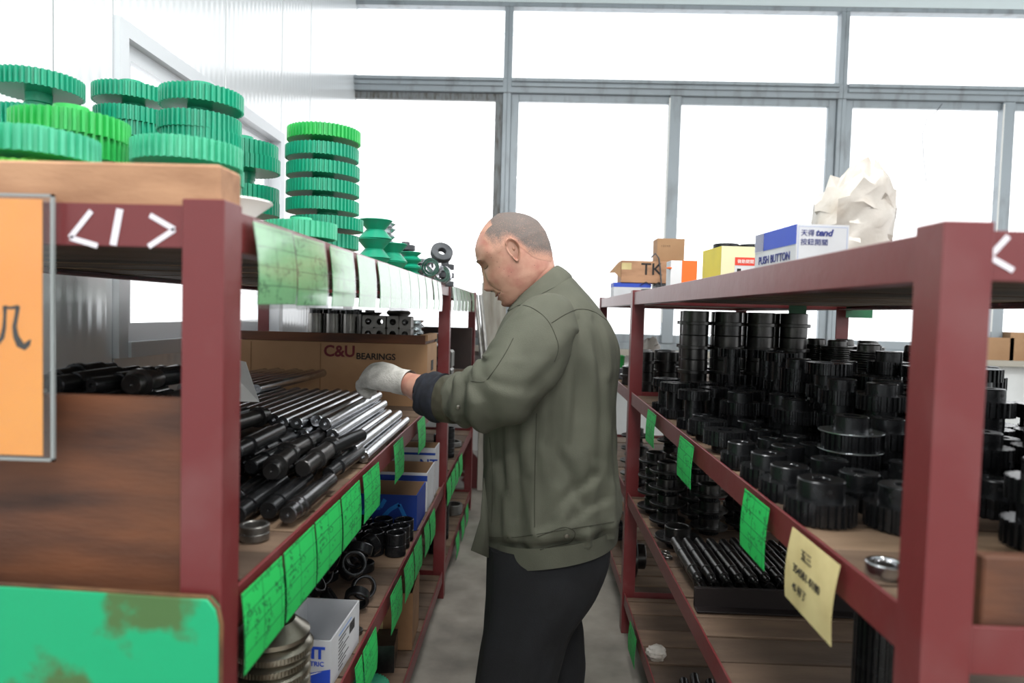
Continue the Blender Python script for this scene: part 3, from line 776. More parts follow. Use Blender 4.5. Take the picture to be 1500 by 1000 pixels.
row(XT, [(576, 590, 650), (611, 622, 610)], LLEV[1] - .002, 'L', 'green tag below the bright steel rods, counted from the shafts', 'green tags below the steel rods', sleeve=False)
row(XT, [(519, 530, 980), (531, 550, 960), (571, 587, 880), (591, 605, 830), (606, 617, 800), (621, 628, 770), (629, 636, 765)], LLEV[2] - .004, 'L', 'green tag from the near post, below the black collars', 'green tags below the black collars', sleeve=False)
row(XT, [(654, 660, 700), (661, 666, 685), (667, 671, 670), (672, 677, 660)], LLEV[2] - .004, 'L', 'small green tag past the red post, low beam of the far bay', 'green tags on the low beam of the far bay', sleeve=False)
row(XT, [(667, 673, 770), (676, 680, 740), (682, 686, 720)], LLEV[3] - .004, 'L', 'small green tag past the red post, lowest beam of the far bay', 'green tags on the lowest far beam', sleeve=False)
row(XT, [(684, 688, 610)], LLEV[1] - .004, 'L', 'green tag on the middle beam of the far bay', None)
shelf_tag(P(624, 875, LYS[1]).x, LYS[1] - .006, P(624, 874, LYS[1]).z, .055, .05, 'F', 'small green tag facing the aisle end on the lowest cross beam', None, bulge=.002)
row(XTR, [(949, 962, 600)], RLEV[1] - .004, 'R', 'green tag on the pulley shelf beam right beside the red post', None, sleeve=False)
row(XTR, [(995, 1018, 650)], RLEV[1] - .004, 'R', 'green tag on the pulley shelf beam below the upturned pulley', None, sleeve=False)
row(XTR, [(1089, 1129, 740)], RLEV[1] - .004, 'R', 'large bright green tag on the pulley shelf beam above the black shafts', None, sleeve=False)
row(XTR, [(922, 933, 930)], RLEV[3] - .004, 'R', 'green tag on the lowest beam of the pulley rack', None, sleeve=False)
ya, yb_ = YX(1162, 775, XTR), YX(1232, 830, XTR)
t = shelf_tag(XTR - .001, (ya + yb_) / 2, RLEV[1] - .002, abs(yb_ - ya), .105, 'R', 'beige paper note with handwriting taped to the pulley shelf beam', None, sleeve=False, m='beige', bulge=.006)
text('五三', .018, M['black_ink'], t, TR(-.03, -.006, -.03) @ FRONT, 'handwriting'); text('3545B1-0180', .017, M['black_ink'], t, TR(-.05, -.0085, -.055) @ FRONT, 'handwriting'); text('45 好了', .015, M['black_ink'], t, TR(-.045, -.0105, -.08) @ FRONT, 'handwriting')

# ------------------------------------------------------------------ left rack, middle shelf: rods, shafts, boxes
ALONG = RX(-PI / 2)
z0 = SL['mid']
for k in range(4):
    zc = z0 + .0165 + .0275 * k
    xs = -.392 - .01675 * k - .0335 * (k // 2)
    ncol = 5 if k < 3 else 17
    for i in range(ncol):
        x = xs - .0335 * i
        y = 1.60 + rnd.uniform(-.025, .03) + (.0 if k == 3 else -.01 * k)
        kind = 'rodB' if rnd.random() < .45 else 'rodA'
        put(kind, 'bright turned steel rod in the layered pile under the gloved hand', 'rod', TR(x, y, zc) @ RZ(rnd.uniform(-.002, .002)) @ ALONG @ RZ(rnd.uniform(-.9, .9)), 'bright steel rods in a pile', 'steel_rod')
for i in range(7):
    put('rodA', 'bright steel rod lying on the rod pile close to the rack wall side', 'rod', TR(-.80 - .034 * i, 1.96 + rnd.uniform(-.03, .03), z0 + .0165 + .0275 * 4) @ RZ(-.05) @ ALONG, 'steel rods on top at the back', 'steel_rod')

SH = ['shaftA', 'shaftB', 'shaftC']
def shaft(x, y, z, label, group, yaw=.25, pitch=.06, row=None):
    a = rnd.uniform(-yaw, yaw)
    flip = rnd.random() < .35
    m = TR(x, y, z) @ RZ(a) @ RX(pitch + rnd.uniform(0, .02)) @ ALONG
    if flip: m = m @ TR(0, 0, .235) @ RX(PI)
    put(rnd.choice(SH) if row is None else rnd.choice(['shaftF', 'shaftF', 'shaftB']), label, 'shaft', m, group, 'stepped_shaft')
L1 = 'short black stepped shaft in the heap between red post and steel rods'
G1 = 'black stepped shafts in a heap'
for i in range(5): shaft(-.400 - .0415 * i, 1.125 + .025 * (i % 2) - .004 * i, z0 + .021, L1, G1, .02, .0, 'front')
for i in range(4): shaft(-.426 - .05 * i, 1.26 + rnd.uniform(-.02, .02), z0 + .064, L1, G1, .16, .0)
for i in range(9): shaft(-.412 - .050 * i, 1.385 + rnd.uniform(-.01, .02), z0 + .026, L1, G1, .05, .0)
for i in range(3): shaft(-.66 - .06 * i, 1.38 + rnd.uniform(-.02, .02), z0 + .108, L1, G1, .22, .0)
for i in range(6): shaft(-.44 - .06 * i, 1.36 + rnd.uniform(-.01, .02), z0 + .066, L1, G1, .25, .0)
L2 = 'short black stepped shaft in the high heap behind the stained board'
G2 = 'black stepped shafts behind the board'
for k in range(6):
    for i in range(6 - (k > 3) - (k > 4)):
        shaft(-.645 - .02 * (k % 2) - .05 * i, 1.09 + rnd.uniform(-.02, .03), z0 + .024 + .042 * k, L2, G2, .03 + (.25 if k == 5 else 0), .0)
shaft(-.80, 1.06, z0 + .255, L2, G2, .8, .3)
shaft(-.53, 1.2, z0 + .105, L1, G1, .4, .0)
# an upright shaft leaning by the post
put('shaftC', 'black stepped shaft standing upright beside the red post', 'shaft', TR(-.63, 1.30, z0 + .13) @ RX(-.12) @ RY(.1), None, 'stepped_shaft')
p = P(414, 792, 1.12)
for k in range(2):
    put('ring_thin', 'bright steel ring lying in front of the black shafts', 'ring', TR(-.432, 1.065, z0 + .0122 * k) @ Matrix.Scale(.58, 4), 'bright steel rings by the shafts', 'steel_ring')

def panel_box(name, label, cat, loc, size, rz, mats, group=None, open_top=True, th=.004, flaps=()):
    """a carton of separate panels; loc = centre of the base. mats: outside, inside"""
    t = thing(name, label, cat, loc, rz, group)
    sx, sy, sz = size[0] / 2, size[1] / 2, size[2]
    mo, mi = mats
    MB().box(-sx, sx, -sy, -sy + th, 0, sz).build('front_panel', mo, t, smooth=0)
    MB().box(-sx, sx, sy - th, sy, 0, sz).build('back_panel', mi if open_top else mo, t, smooth=0)
    MB().box(-sx, -sx + th, -sy + th, sy - th, 0, sz).build('side_panel', mo if not open_top else mi, t, smooth=0)
    MB().box(sx - th, sx, -sy + th, sy - th, 0, sz).build('side_panel', mo, t, smooth=0)
    MB().box(-sx + th, sx - th, -sy + th, sy - th, 0, th).build('bottom_panel', mi, t, smooth=0)
    if not open_top: MB().box(-sx + th, sx - th, -sy + th, sy - th, sz - th, sz).build('lid', mo, t, smooth=0)
    return t
yB = 2.60
xa, xb = P(350, 540, yB).x, P(626, 520, yB).x
zt = P(560, 503, yB).z
cb = panel_box('bearing_carton', 'long brown cardboard bearing carton behind the gloved hand', 'box', ((xa + xb) / 2, yB + .13, z0), (xb - xa, .26, zt - z0), 0, (M['card'], M['card_in']), open_top=False)
def onfront(px, py): p = P(px, py, yB); return (p.x - cb.location.x, -.13 - .0006, p.z - z0)
text('C&U', .060, M['maroon_ink'], cb, TR(*onfront(474, 521)) @ FRONT, bold=.0016)
text('BEARINGS', .0335, M['black_ink'], cb, TR(*onfront(521.5, 525.5)) @ FRONT, bold=.0008)
q = onfront(470, 500)
MB().box(q[0] - .002, q[0] + .001, -.1312, -.13, .02, zt - z0 - .005).build('seam', M['card2'], cb, smooth=0)
q = onfront(368, 500); MB().box(q[0] - .002, q[0] + .001, -.1308, -.13, .01, zt - z0 - .005).build('seam', M['card2'], cb, smooth=0)
MB().box((xb - xa) / 2 - .001, (xb - xa) / 2 + .0012, -.03, .03, (zt - z0) * .55, (zt - z0) * .72).build('hand_hole', M['hole'], cb, smooth=0)
# tray board on the carton with machined parts on it
ztr = zt + .034
t = thing('wooden_tray', 'shallow wooden tray resting on the long bearing carton', 'tray', ((xa + xb) / 2, yB + .14, zt + .001))
hw = (xb - xa) / 2
MB().box(-hw, hw - .01, -.125, .125, 0, .012).build('base', M['board'], t, bevel=.001)
MB().box(-hw, hw - .01, -.135, -.125, 0, .034).build('lip', M['board'], t, bevel=.001)
MB().box(hw - .03, hw, -.134, .12, .012, .036).build('end_block', M['card'], t, bevel=.001)
zt2 = zt + .0135
capm = [('body', MB().lathe([(.014, 0), (.030, 0), (.031, .001), (.031, .095), (.030, .096), (.025, .096), (.025, .115), (.014, .115), (.014, 0)], 28).mesh('body', M['steel2']))]
PROTO['cap_cyl'] = [('body', capm[0][1]), ('neck', MB().lathe([(.014, .096), (.0262, .0962), (.0262, .116), (.014, .116), (.014, .096)], 24).mesh('neck', M['black']))]
for px in (463, 488, 513):
    for dy in (0, .07):
        p = P(px, 480, yB + .06 + dy)
        put('cap_cyl', 'polished steel cylinder with black neck on the carton tray', 'cylinder', TR(p.x + .02 * (dy > 0), yB + .06 + dy, zt2), 'polished cylinders on the tray', 'steel_cylinder')
def bored_block(w, h, d, r):
    n = 32; o_, i_ = [], []
    for k in range(n):
        a = 2 * PI * (k + .5) / n; cx, cz = math.cos(a), math.sin(a); m_ = max(abs(cx) / (w / 2), abs(cz) / (h / 2))
        o_.append((cx / m_, cz / m_ + h / 2)); i_.append((r * cx, r * cz + h / 2))
    ring = lambda l, y: [(x, y, z) for x, z in l]
    vs = [ring(o_, 0), ring(o_, d), ring(i_, d), ring(i_, 0), ring(o_, 0)]
    return MB().loft(vs, cap=False)
PROTO['block'] = [('block', bored_block(.046, .046, .06, .0125).mesh('block', M['steel2'], smooth=30, fix=True)),
                  ('bore_liner', MB().lathe([(.0124, .002), (.0095, .012), (.0095, .058), (.0124, .0585)], 20, TR(0, 0, .023) @ RX(-PI / 2)).mesh('bore_liner', M['black2']))]
for j in range(2):
    for i, px in enumerate((539, 556, 575, 593)):
        p = P(px, 480, yB + .02)
        put('block', 'square steel bearing block with a round bore on the carton tray', 'block', TR(p.x, yB + .022, zt2 + .0465 * j), 'bored steel blocks on the tray', 'bearing_block')
for px, n in ((543, 4), (585, 5), (606, 3)):
    p = P(px, 460, yB + .19)
    for k in range(n):
        put('vSteel' if n > 3 else 'vSilver', 'flat steel pulley stacked at the back of the carton tray', 'pulley', TR(p.x, yB + .175, zt2 + .0262 * k), 'flat steel pulleys on the tray', 'steel_pulley')
    if n > 3:
        put('ring_thin', 'small steel ring crowning a stack of flat pulleys', 'ring', TR(p.x, yB + .175, zt2 + .0262 * n) @ Matrix.Scale(.5, 4), 'rings crowning the pulley stacks', 'steel_ring')
# crumpled paper behind the near post
b = MB().add([(-.06, 0, 0), (.07, .01, .0), (.03, .02, .1), (-.06, .01, .12), (0, .03, .06)], [(0, 1, 4), (1, 2, 4), (2, 3, 4), (3, 0, 4)])
p = P(350, 545, 1.75)
o = link('crumpled_paper', b.mesh('crumpled_paper', M['white_paper'], fix=False, smooth=0)); o.matrix_world = TR(p.x, 1.70, 1.055); o.modifiers.new('thick', 'SOLIDIFY').thickness = .001
tag(o, 'crumpled white paper sheet sticking up behind the shafts by the post', 'paper')

# ------------------------------------------------------------------ left rack, low shelf
z0 = SL['low']
PROTO['sprocket'] = [('disc', MB().lathe([(.03, 0), (.066, 0), (.068, .003), (.068, .012), (.062, .018), (.05, .022), (.03, .022), (.03, 0)], 40).mesh('disc', M['nickel'])),
                     ('toothed_rim', MB().gear(.0695, .009, 70, .06, .003, .003, .5).mesh('toothed_rim', M['nickel'], smooth=20))]
PROTO['bevel_disc'] = [('disc', MB().lathe([(.025, 0), (.06, 0), (.066, .004), (.066, .012), (.04, .034), (.025, .034), (.025, 0)], 40).mesh('disc', M['nickel']))]
z = z0
for k in range(8):
    put('sprocket', 'grey steel toothed disc in the stack beside the white printed carton', 'disc', TR(-.452 + rnd.uniform(-.003, .003), 1.20, z) @ RZ(k), 'steel toothed discs in a stack', 'toothed_disc'); z += .0225
put('bevel_disc', 'shiny conical steel disc topping the toothed disc stack', 'disc', TR(-.452, 1.20, z), None, 'conical_disc')
# white and blue electrical carton, open
t = panel_box('printed_carton', 'open white and blue electrical carton beside the steel disc stack', 'box', (-.447, 1.455, z0), (.125, .20, .10), -.04, (M['white_card'], M['white_card']), th=.003)
text('CHiNT', .0335, M['royal'], t, TR(-.052, -.1006, .063) @ FRONT, bold=.0014); text('ELECTRIC', .0135, M['royal'], t, TR(-.01, -.1006, .047) @ FRONT, bold=.0003)
MB().add([(-.0625, -.1008, 0), (.0625, -.1008, 0), (.0625, -.1008, .042), (.02, -.1008, .032), (-.0625, -.1008, .026)], [(0, 1, 2, 3, 4)]).build('blue_print', M['royal'], t, smooth=0)
MB().add([(-.05, -.101, .006), (-.035, -.101, .006), (.045, -.101, .036), (.035, -.101, .034)], [(0, 1, 2, 3)]).build('white_stripe', M['white_paper'], t, smooth=0)
lb = MB()
for k in range(9): lb.box(.0626, .0629, -.05, -.05 + (.03 + .02 * ((k * 7) % 3)), .012 + .008 * k, .0145 + .008 * k)
for k in range(14): lb.box(.0626, .0629, .025 + .0028 * k, .0262 + .0028 * k + .0008 * (k % 2), .055, .078)
lb.build('barcode_print', M['black_ink'], t, smooth=0)
MB().box(.0626, .0629, -.05, .04, .086, .088).build('blue_print', M['skyblue'], t, smooth=0)
put('sleeve_black', 'rusty brown collar inside the white electrical carton', 'collar', TR(-.45, 1.44, z0 + .0035), None, 'collar')
# black collars in a pile
Lc, Gc = 'short black steel collar in the loose pile behind the white carton', 'black steel collars in a loose pile'
for k in range(3):
    its = [[-.41 - rnd.random() * (.5 - .1 * k), 1.64 + rnd.random() * (.4 - .05 * k), .034] for i in range((30, 22, 12)[k])]
    relax(its, -.93, -.392, 1.60, 2.09, 80)
    for x, y, _ in its:
        tilt = 0 if (k == 0 and rnd.random() < .4) else rnd.uniform(.3, 1.45)
        put('sleeve_black', Lc, 'collar', TR(x, y, z0 + (.001 if tilt == 0 else .0355) + .052 * k) @ RZ(rnd.uniform(0, 6.3)) @ RX(tilt) @ TR(0, 0, -.013 if tilt else 0), Gc, 'steel_collar')
for i in range(5):
    for j in range(3):
        for k in range(2):
            put('cup_black', 'black steel collar standing upright in the row before the blue carton', 'collar', TR(-.41 - .07 * i, 2.13 + .07 * j, z0 + .0365 * k), 'upright black collars in a row', 'steel_collar')
put('ring_thin', 'small bright collar lying by the black collar pile', 'collar', TR(-.40, 1.60, z0) @ Matrix.Scale(.42, 4), None, 'bright_collar')
# blue cartons
t = panel_box('blue_carton', 'open dark blue carton with a light blue angular logo', 'box', (-.508, 2.47, z0), (.25, .20, .125), 0, (M['blue_card'], M['card_in']), th=.004)
lg = MB()
def bar(b, pts, w, y):
    for (x0, z0_), (x1, z1_) in zip(pts, pts[1:]):
        d = Vector((x1 - x0, z1_ - z0_)); n = Vector((-d.y, d.x)).normalized() * w / 2
        b.add([(x0 + n.x, y, z0_ + n.y), (x1 + n.x, y, z1_ + n.y), (x1 - n.x, y, z1_ - n.y), (x0 - n.x, y, z0_ - n.y)], [(0, 1, 2, 3)])
bar(lg, [(-.055, .020), (-.085, .040), (-.05, .072), (-.005, .078), (.012, .108)], .014, -.1006)
bar(lg, [(-.045, .010), (-.01, .028), (.03, .072), (.062, .092), (.085, .045), (.055, .018)], .014, -.1006)
lg.build('logo_print', M['skyblue'], t, smooth=0, fix=False)
for k in range(5): put('ring_iron', 'grey part lying inside the dark blue carton', 'ring', TR(-.57 + .035 * k, 2.46 + .03 * (k % 2), z0 + .005 + .026 * (k % 2)) @ Matrix.Scale(.6, 4), 'grey parts in the blue carton', 'iron_ring')
t = panel_box('white_carton', 'open white carton with a blue band behind the dark blue carton', 'box', (-.482, 2.70, z0), (.20, .20, .15), 0, (M['white_card'], M['card_in']), th=.004)
MB().box(-.1, .1, -.1008, -.1, .118, .14).build('blue_band', M['blue_card'], t, smooth=0)
t2 = panel_box('white_carton', 'open white carton lettered in blue beside the red post', 'box', (-.53, 2.90, z0), (.29, .13, .20), 0, (M['white_card'], M['card_in']), th=.004)
MB().box(-.145, .145, -.0658, -.065, .17, .18).build('blue_band', M['blue_card'], t2, smooth=0)
text('NT', .055, M['blue_card'], t2, TR(.078, -.0656, .115) @ FRONT, bold=.001); MB().box(.075, .142, -.0658, -.065, .01, .07).build('blue_print', M['blue_card'], t2, smooth=0)

# bottom shelf
z0 = SL['bot']
t = panel_box('brown_carton', 'small open brown carton with yellowish tape on the lowest shelf', 'box', (-.47, 2.42, z0), (.165, .20, .20), .05, (M['card2'], M['card_in']), th=.004)
MB().box(-.05, -.02, -.1012, -.1, .03, .12).build('tape_strip', M['beige'], t, smooth=0)
put('gS_teal2_u', 'pale teal gear lying alone on the lowest shelf', 'gear', TR(-.48, 2.03, z0), None, 'green_gear')
t = panel_box('dark_case', 'dark grey case lying on the lowest shelf by the brown carton', 'box', (-.52, 2.22, z0), (.20, .12, .09), .1, (M['black2'], M['black2']), open_top=False)
# far bay of the gear rack
for (x, y, lev, n, kd, lb_) in ((-.42, 3.25, 'low', 7, 'sleeve_black', 'black collar in the column on the low shelf of the far bay'), (-.42, 3.6, 'low', 6, 'sleeve_black', 'black collar in the column on the low shelf of the far bay'),
                                (-.44, 3.3, 'bot', 9, 'cup_black', 'black collar in the column on the lowest shelf of the far bay'), (-.43, 3.5, 'bot', 9, 'cup_black', 'black collar in the column on the lowest shelf of the far bay')):
    h = .0265 if kd == 'sleeve_black' else .0365
    for k in range(n): put(kd, lb_, 'collar', TR(x, y, SL[lev] + h * k), 'black collar columns of the far bay', 'steel_collar')
for k in range(3): put('wire_ring', 'flat steel ring lying on the low shelf of the far bay', 'ring', TR(-.44, 3.9, SL['low'] + .0095 * k), 'flat rings on the low far shelf', 'steel_ring')
for k in range(6): put('wire_ring', 'flat steel ring in the pile on the floor below the far bay', 'ring', TR(-.43, 3.95, SL['bot'] + .0095 * k), 'flat rings under the far bay', 'steel_ring')
for j in range(3):
    put('block', 'square steel bearing block stacked upright behind the red post', 'block', TR(-.425, 3.13, SL['mid'] + .0465 * 1.9 * j) @ Matrix.Scale(1.9, 4), 'bearing blocks behind the post', 'bearing_block')
for j in range(2):
    put('block', 'square steel bearing block beside the upright blocks of the far bay', 'block', TR(-.425, 3.32, SL['mid'] + .0465 * 1.9 * j) @ Matrix.Scale(1.9, 4), 'second column of far bay blocks', 'bearing_block')
o = MB().box(-1.1, -.375, 4.36, 4.385, SL['mid'], P(620, 478, 4.36).z).build('dark_board', mat('dark_brown_board', srgb(52, 38, 34), .6, 0, srgb(40, 30, 28), 5), bevel=.002)
tag(o, 'dark brown board standing upright at the end of the far bay', 'board')
for k, (px0, px1) in enumerate(((697, 709), (704, 716))):
    a_, b_ = P(px0, 432, 4.75), P(px1, 560, 4.62)
    d = (a_ - b_).normalized(); b_ = b_ - d * (b_.z / d.z)
    o = MB().tube([b_, a_], .014, 12).build('metal_pipe', M['steel2']); tag(o, 'slim metal pipe leaning against the window pillar', 'pipe', 'pipes leaning on the pillar')
o = MB().lathe([(0, 0), (.03, 0), (.034, .02), (.028, .06), (.012, .07), (.012, .09), (0, .09)], 14).build('wooden_handle', M['yellow_wood']); o.matrix_world = TR(-.42, 3.52, SL['mid'])  # turned wooden handle standing on end
tag(o, 'small yellow wooden bobbin standing behind the bearing blocks', 'handle')
o = MB().lathe([(0, 0), (.05, 0), (.055, .05), (.035, .12), (.01, .125), (0, .12)], 16).build('metal_cone', M['nickel']); o.matrix_world = TR(-.40, 3.30, SL['low'] + .001)
bpy.data.objects.remove(o)

# ------------------------------------------------------------------ right rack, top shelf
z0 = SR['top']
def yawbox(px0, px1, y0, y1): return None
c0_ = Vector((.478, 1.225)); l_ = Vector((.445, 1.41)); r_ = Vector((.548, 1.16))
ang = math.atan2(-(l_ - c0_).x, (l_ - c0_).y)
ux = Vector((math.cos(ang), math.sin(ang))); uy = Vector((-math.sin(ang), math.cos(ang)))
bw, bl, bh = .094, .19, .088
ctr = c0_ + ux * bw / 2 + uy * bl / 2
ang2 = ang - .32 * 0
t = panel_box('push_button_box', 'white and blue push button box on the rack top beside the plastic bag', 'box', (ctr.x, ctr.y, z0), (bw, bl, bh), ang - .12, (M['white_card'], M['white_card']), open_top=True, th=.002)
t.children[2].data.materials[0] = M['white_card']
MB().box(-bw / 2 - .0006, -bw / 2, -bl / 2, bl / 2, bh * .60, bh).build('blue_band', M['royal'], t, smooth=0)
MB().box(-bw / 2 - .0012, -bw / 2 - .0006, bl / 2 - .045, bl / 2, bh * .58, bh).build('clear_tape', M['sleeve'], t, smooth=0)
text('PUSH BUTTON', .0215, M['navy_ink'], t, TR(-bw / 2 - .0007, bl / 2 - .022, .027) @ SIDE_L, bold=.0003)
text('天得', .0125, M['navy_ink'], t, TR(-bw / 2 + .007, -bl / 2 - .0005, bh - .020) @ FRONT); text('tend', .0165, M['navy_ink'], t, TR(-bw / 2 + .0335, -bl / 2 - .0005, bh - .020) @ FRONT, bold=.0006, shear=.25)
text('按鈕開關', .0125, M['navy_ink'], t, TR(-bw / 2 + .007, -bl / 2 - .0005, bh - .036) @ FRONT)
bd = MB()
for q in ((-bw / 2 + .003, -bw / 2 + .0036, .004, bh - .004), (bw / 2 - .0036, bw / 2 - .003, .004, bh - .004), (-bw / 2 + .003, bw / 2 - .003, bh - .0046, bh - .004)):
    bd.box(q[0], q[1], -bl / 2 - .0004, -bl / 2, q[2], q[3])
bd.build('border_print', mat('pale_blue_print', srgb(140, 160, 205), .6), t, smooth=0)
# yellow box full of dark parts
t = panel_box('yellow_box', 'open yellow box with a red and white sticker filled with dark parts', 'box', (.535, 1.80, z0), (.14, .15, .097), .06, (M['yellow_card'], M['yellow_card']), th=.002)
t.children[2].data.materials[0] = mat('pale_yellow_card', srgb(222, 216, 178), .6)  # aisle-side panel in a paler yellow
MB().box(-.036, .03, -.0762, -.0756, .0, .070).build('sticker', M['white_card'], t, smooth=0); MB().box(-.036, .03, -.0766, -.0762, .050, .070).build('red_print', M['red_ink'], t, smooth=0)
text('微動開關', .0105, M['white_paper'], t, TR(-.03, -.0768, .056) @ FRONT); MB().box(-.03, -.02, -.0766, -.0762, .005, .042).build('black_print', M['black_ink'], t, smooth=0); text('10A', .011, M['black_ink'], t, TR(.0, -.0766, .030) @ FRONT, bold=.0004)
for k in range(2): put('cup_black', 'dark ring heaped in the yellow box', 'ring', TR(.502 + .0665 * k, 1.80 + .004 * k, z0 + .0735), 'dark rings in the yellow box', 'dark_ring')
MB().box(-.066, .066, -.071, .071, .063, .071).build('packing_sheet', M['card_in'], t, smooth=0)
t = thing('orange_box', 'small torn white and orange box on the rack top', 'box', (.486, 2.25, z0))
MB().box(-.042, .042, -.035, .035, 0, .098).build('carton', M['white_card'], t, bevel=.001)
MB().box(-.006, .0425, -.0356, .0356, 0, .0985).build('orange_print', M['orange_card'], t, smooth=0)
MB().lathe([(0, 0), (.009, .002), (.009, .006), (0, .008)], 8, TR(-.045, -.03, .07)).build('torn_flap', M['orange_card'], t)
t = panel_box('blue_white_box', 'low white box with a blue top band under the wooden crate', 'box', (.516, 3.60, z0), (.19, .14, .085), 0, (M['white_card'], M['white_card']), open_top=False)
MB().box(-.0956, .0956, -.0708, .0708, .063, .0855).build('blue_band', M['royal'], t, smooth=0)
text('GK', .02, M['navy_ink'], t, TR(.01, -.0712, .016) @ FRONT)
t2 = MB(); p0, p1 = P(910, 400, 3.52), P(1011, 400, 3.52)
t = thing('wooden_crate', 'brown wooden crate with black lettering on the rack top', 'crate', ((p0.x + p1.x) / 2, 3.60, z0 + .0865))
hw = (p1.x - p0.x) / 2
MB().box(-hw, hw, -.08, .08, 0, .112).build('body', M['timber'], t, bevel=.002)
text('TK', .085, M['black_ink'], t, TR(-.075, -.081, .042) @ FRONT, bold=.001); text('︿︿', .065, M['black_ink'], t, TR(-.08, -.081, -.012) @ FRONT)
for sx in (-hw + .001, hw - .045): MB().box(sx, sx + .05, -.0808, -.08, .066, .1).build('tape_strip', M['beige'], t, smooth=0)
MB().add([(-hw, -.06, .112), (-hw, .06, .112), (-hw - .055, .0, .05), (-hw - .03, -.05, .05), (-hw, -.07, .02)], [(0, 1, 2), (0, 2, 3), (0, 3, 4)]).build('torn_flap', M['card'], t, smooth=0, fix=False)
o = MB().box(-.07, .07, -.06, .06, 0, .118).build('small_carton', M['card'], bevel=.001); p = P(979, 370, 3.60); o.matrix_world = TR(p.x, 3.60, z0 + .0865 + .113)
tag(o, 'small brown carton standing on the wooden crate', 'box'); text('1 2 3 4 5', .013, M['black_ink'], o, TR(-.05, -.0606, .075) @ FRONT)
o = panel_box('grey_box', 'low grey box holding up the crate end beside the red post', 'box', (.72, 3.60, z0), (.16, .14, .085), 0, (M['iron'], M['iron']), open_top=False)
# cable loop on the crate
pp = [P(x, y, 3.51) for x, y in ((954, 377), (960, 371), (965, 378), (967, 392), (968, 406), (969, 424))]
o = MB().tube(pp, .004, 8).build('cable', M['iron']); tag(o, 'grey cable hanging over the front of the wooden crate', 'cable')
put('ring_iron', 'flat dark pulley lying before the wooden crate', 'ring', TR(.53, 2.98, z0) @ Matrix.Scale(1.3, 4), None, 'iron_ring')
for k in range(3):
    o = MB().tube([(0, 0, 0), (.13, .02 * k, 0)], .006, 10).build('short_rod', M['steel2']); o.matrix_world = TR(.43, 3.08 + .03 * k, z0 + .0065)
    tag(o, 'short steel rod lying on the rack top by the crate', 'rod', 'short rods by the crate')
# plastic bag
def bag(loc, sx, sy, sz, seed, label, lean=0):
    r_ = random.Random(seed); n, mm = 15, 22; R_ = []
    for i in range(n):
        q = i / (n - 1)
        prof = (.86 + .2 * math.sin(q * 3)) if q < .8 else .98 * (1 - (q - .8) * 2.0)
        ring = []
        for k in range(mm):
            a = 2 * PI * k / mm; ca, sa = math.cos(a), math.sin(a)
            d = prof * (1 + .16 * noise.noise(Vector((ca * 2, sa * 2, q * 4 + seed))) + r_.uniform(-.09, .09))
            zz = sz * q * (1 - .16 * max(0, -ca) * q) + r_.uniform(-.012, .012) * (sz / .2) * (q > .1) + .012 * sz / .2 * noise.noise(Vector((ca * 2, sa * 2, seed + 7))) * q
            ring.append((sx * d * ca + lean * q * sz, sy * d * sa, max(0, zz)))
        R_.append(ring)
    pm = bpy.data.materials.get('thin_white_plastic')
    if not pm:
        pm = mat('thin_white_plastic', srgb(206, 199, 190), .3, 0, srgb(180, 166, 150), 14, .5, .75, bump=.5, bscale=60)
        pb = pm.node_tree.nodes['Principled BSDF']; pb.inputs['Transmission Weight'].default_value = .08; pb.inputs['Alpha'].default_value = .93
    o = MB().loft(R_).build('plastic_bag', pm, smooth=38); o.matrix_world = TR(*loc)
    return tag(o, label, 'bag')
bag((.645, 1.41, z0), .074, .06, .235, 3, 'crumpled white plastic bag standing behind the push button box')
# rings near the end of the rack top
for k in range(3): put('wire_ring', 'flat steel ring lying on the rack top by the near end', 'ring', TR(.655, .86, z0 + .0095 * k), 'flat rings on the rack top', 'steel_ring')
for k in range(4): put('pFlat', 'black toothed disc lying on the rack top by the flat rings', 'disc', TR(.80, .88, z0 + .0) if k == 0 else TR(.80 + .125 * k, .90, z0), 'black discs on the rack top', 'toothed_disc')

# ------------------------------------------------------------------ right rack, pulley shelf
z0 = SR['mid']
HA = {'pA': .060, 'pB': .066, 'pC': .054, 'pDown': .054, 'pFl': .070, 'pFlat': .030, 'pTall': .085, 'spool': .11, 'bushing': .085}
RAD = {'pA': .0535, 'pB': .0565, 'pC': .0435, 'pDown': .0515, 'pFl': .0625, 'pFlat': .0575, 'pTall': .0595, 'spool': .0475, 'bushing': .0575, 'polyv': .0565}
PS = []
def pstack(x, y, kinds, label, group):
    PS.append([x, y, max(RAD[k] for k in kinds), kinds, label, group])
def flush(x0, x1, y0, y1):
    relax(PS, x0, x1, y0, y1)
    for x, y, r, kinds, label, group in PS:
        z = z0
        for i, kd in enumerate(kinds):
            lb = label[i] if isinstance(label, list) else (label + ', ' + NTH[len(kinds) - 1 - i] if len(kinds) > 1 else label)
            nm = {'spool': 'gear_spool', 'bushing': 'flanged_bushing', 'pFl': 'flanged_pulley', 'polyv': 'ribbed_pulley'}.get(kd, 'timing_pulley')
            cat = {'spool': 'gear', 'bushing': 'bushing'}.get(kd, 'pulley')
            put(kd, lb, cat, TR(x, y, z) @ RZ(rnd.uniform(0, 6.3)), group, nm)
            z += HA.get(kd, PVH) + .0004
    PS.clear()
LA, GA = 'black toothed pulley with raised hub in the open front rows', 'black hubbed pulleys in the front rows'
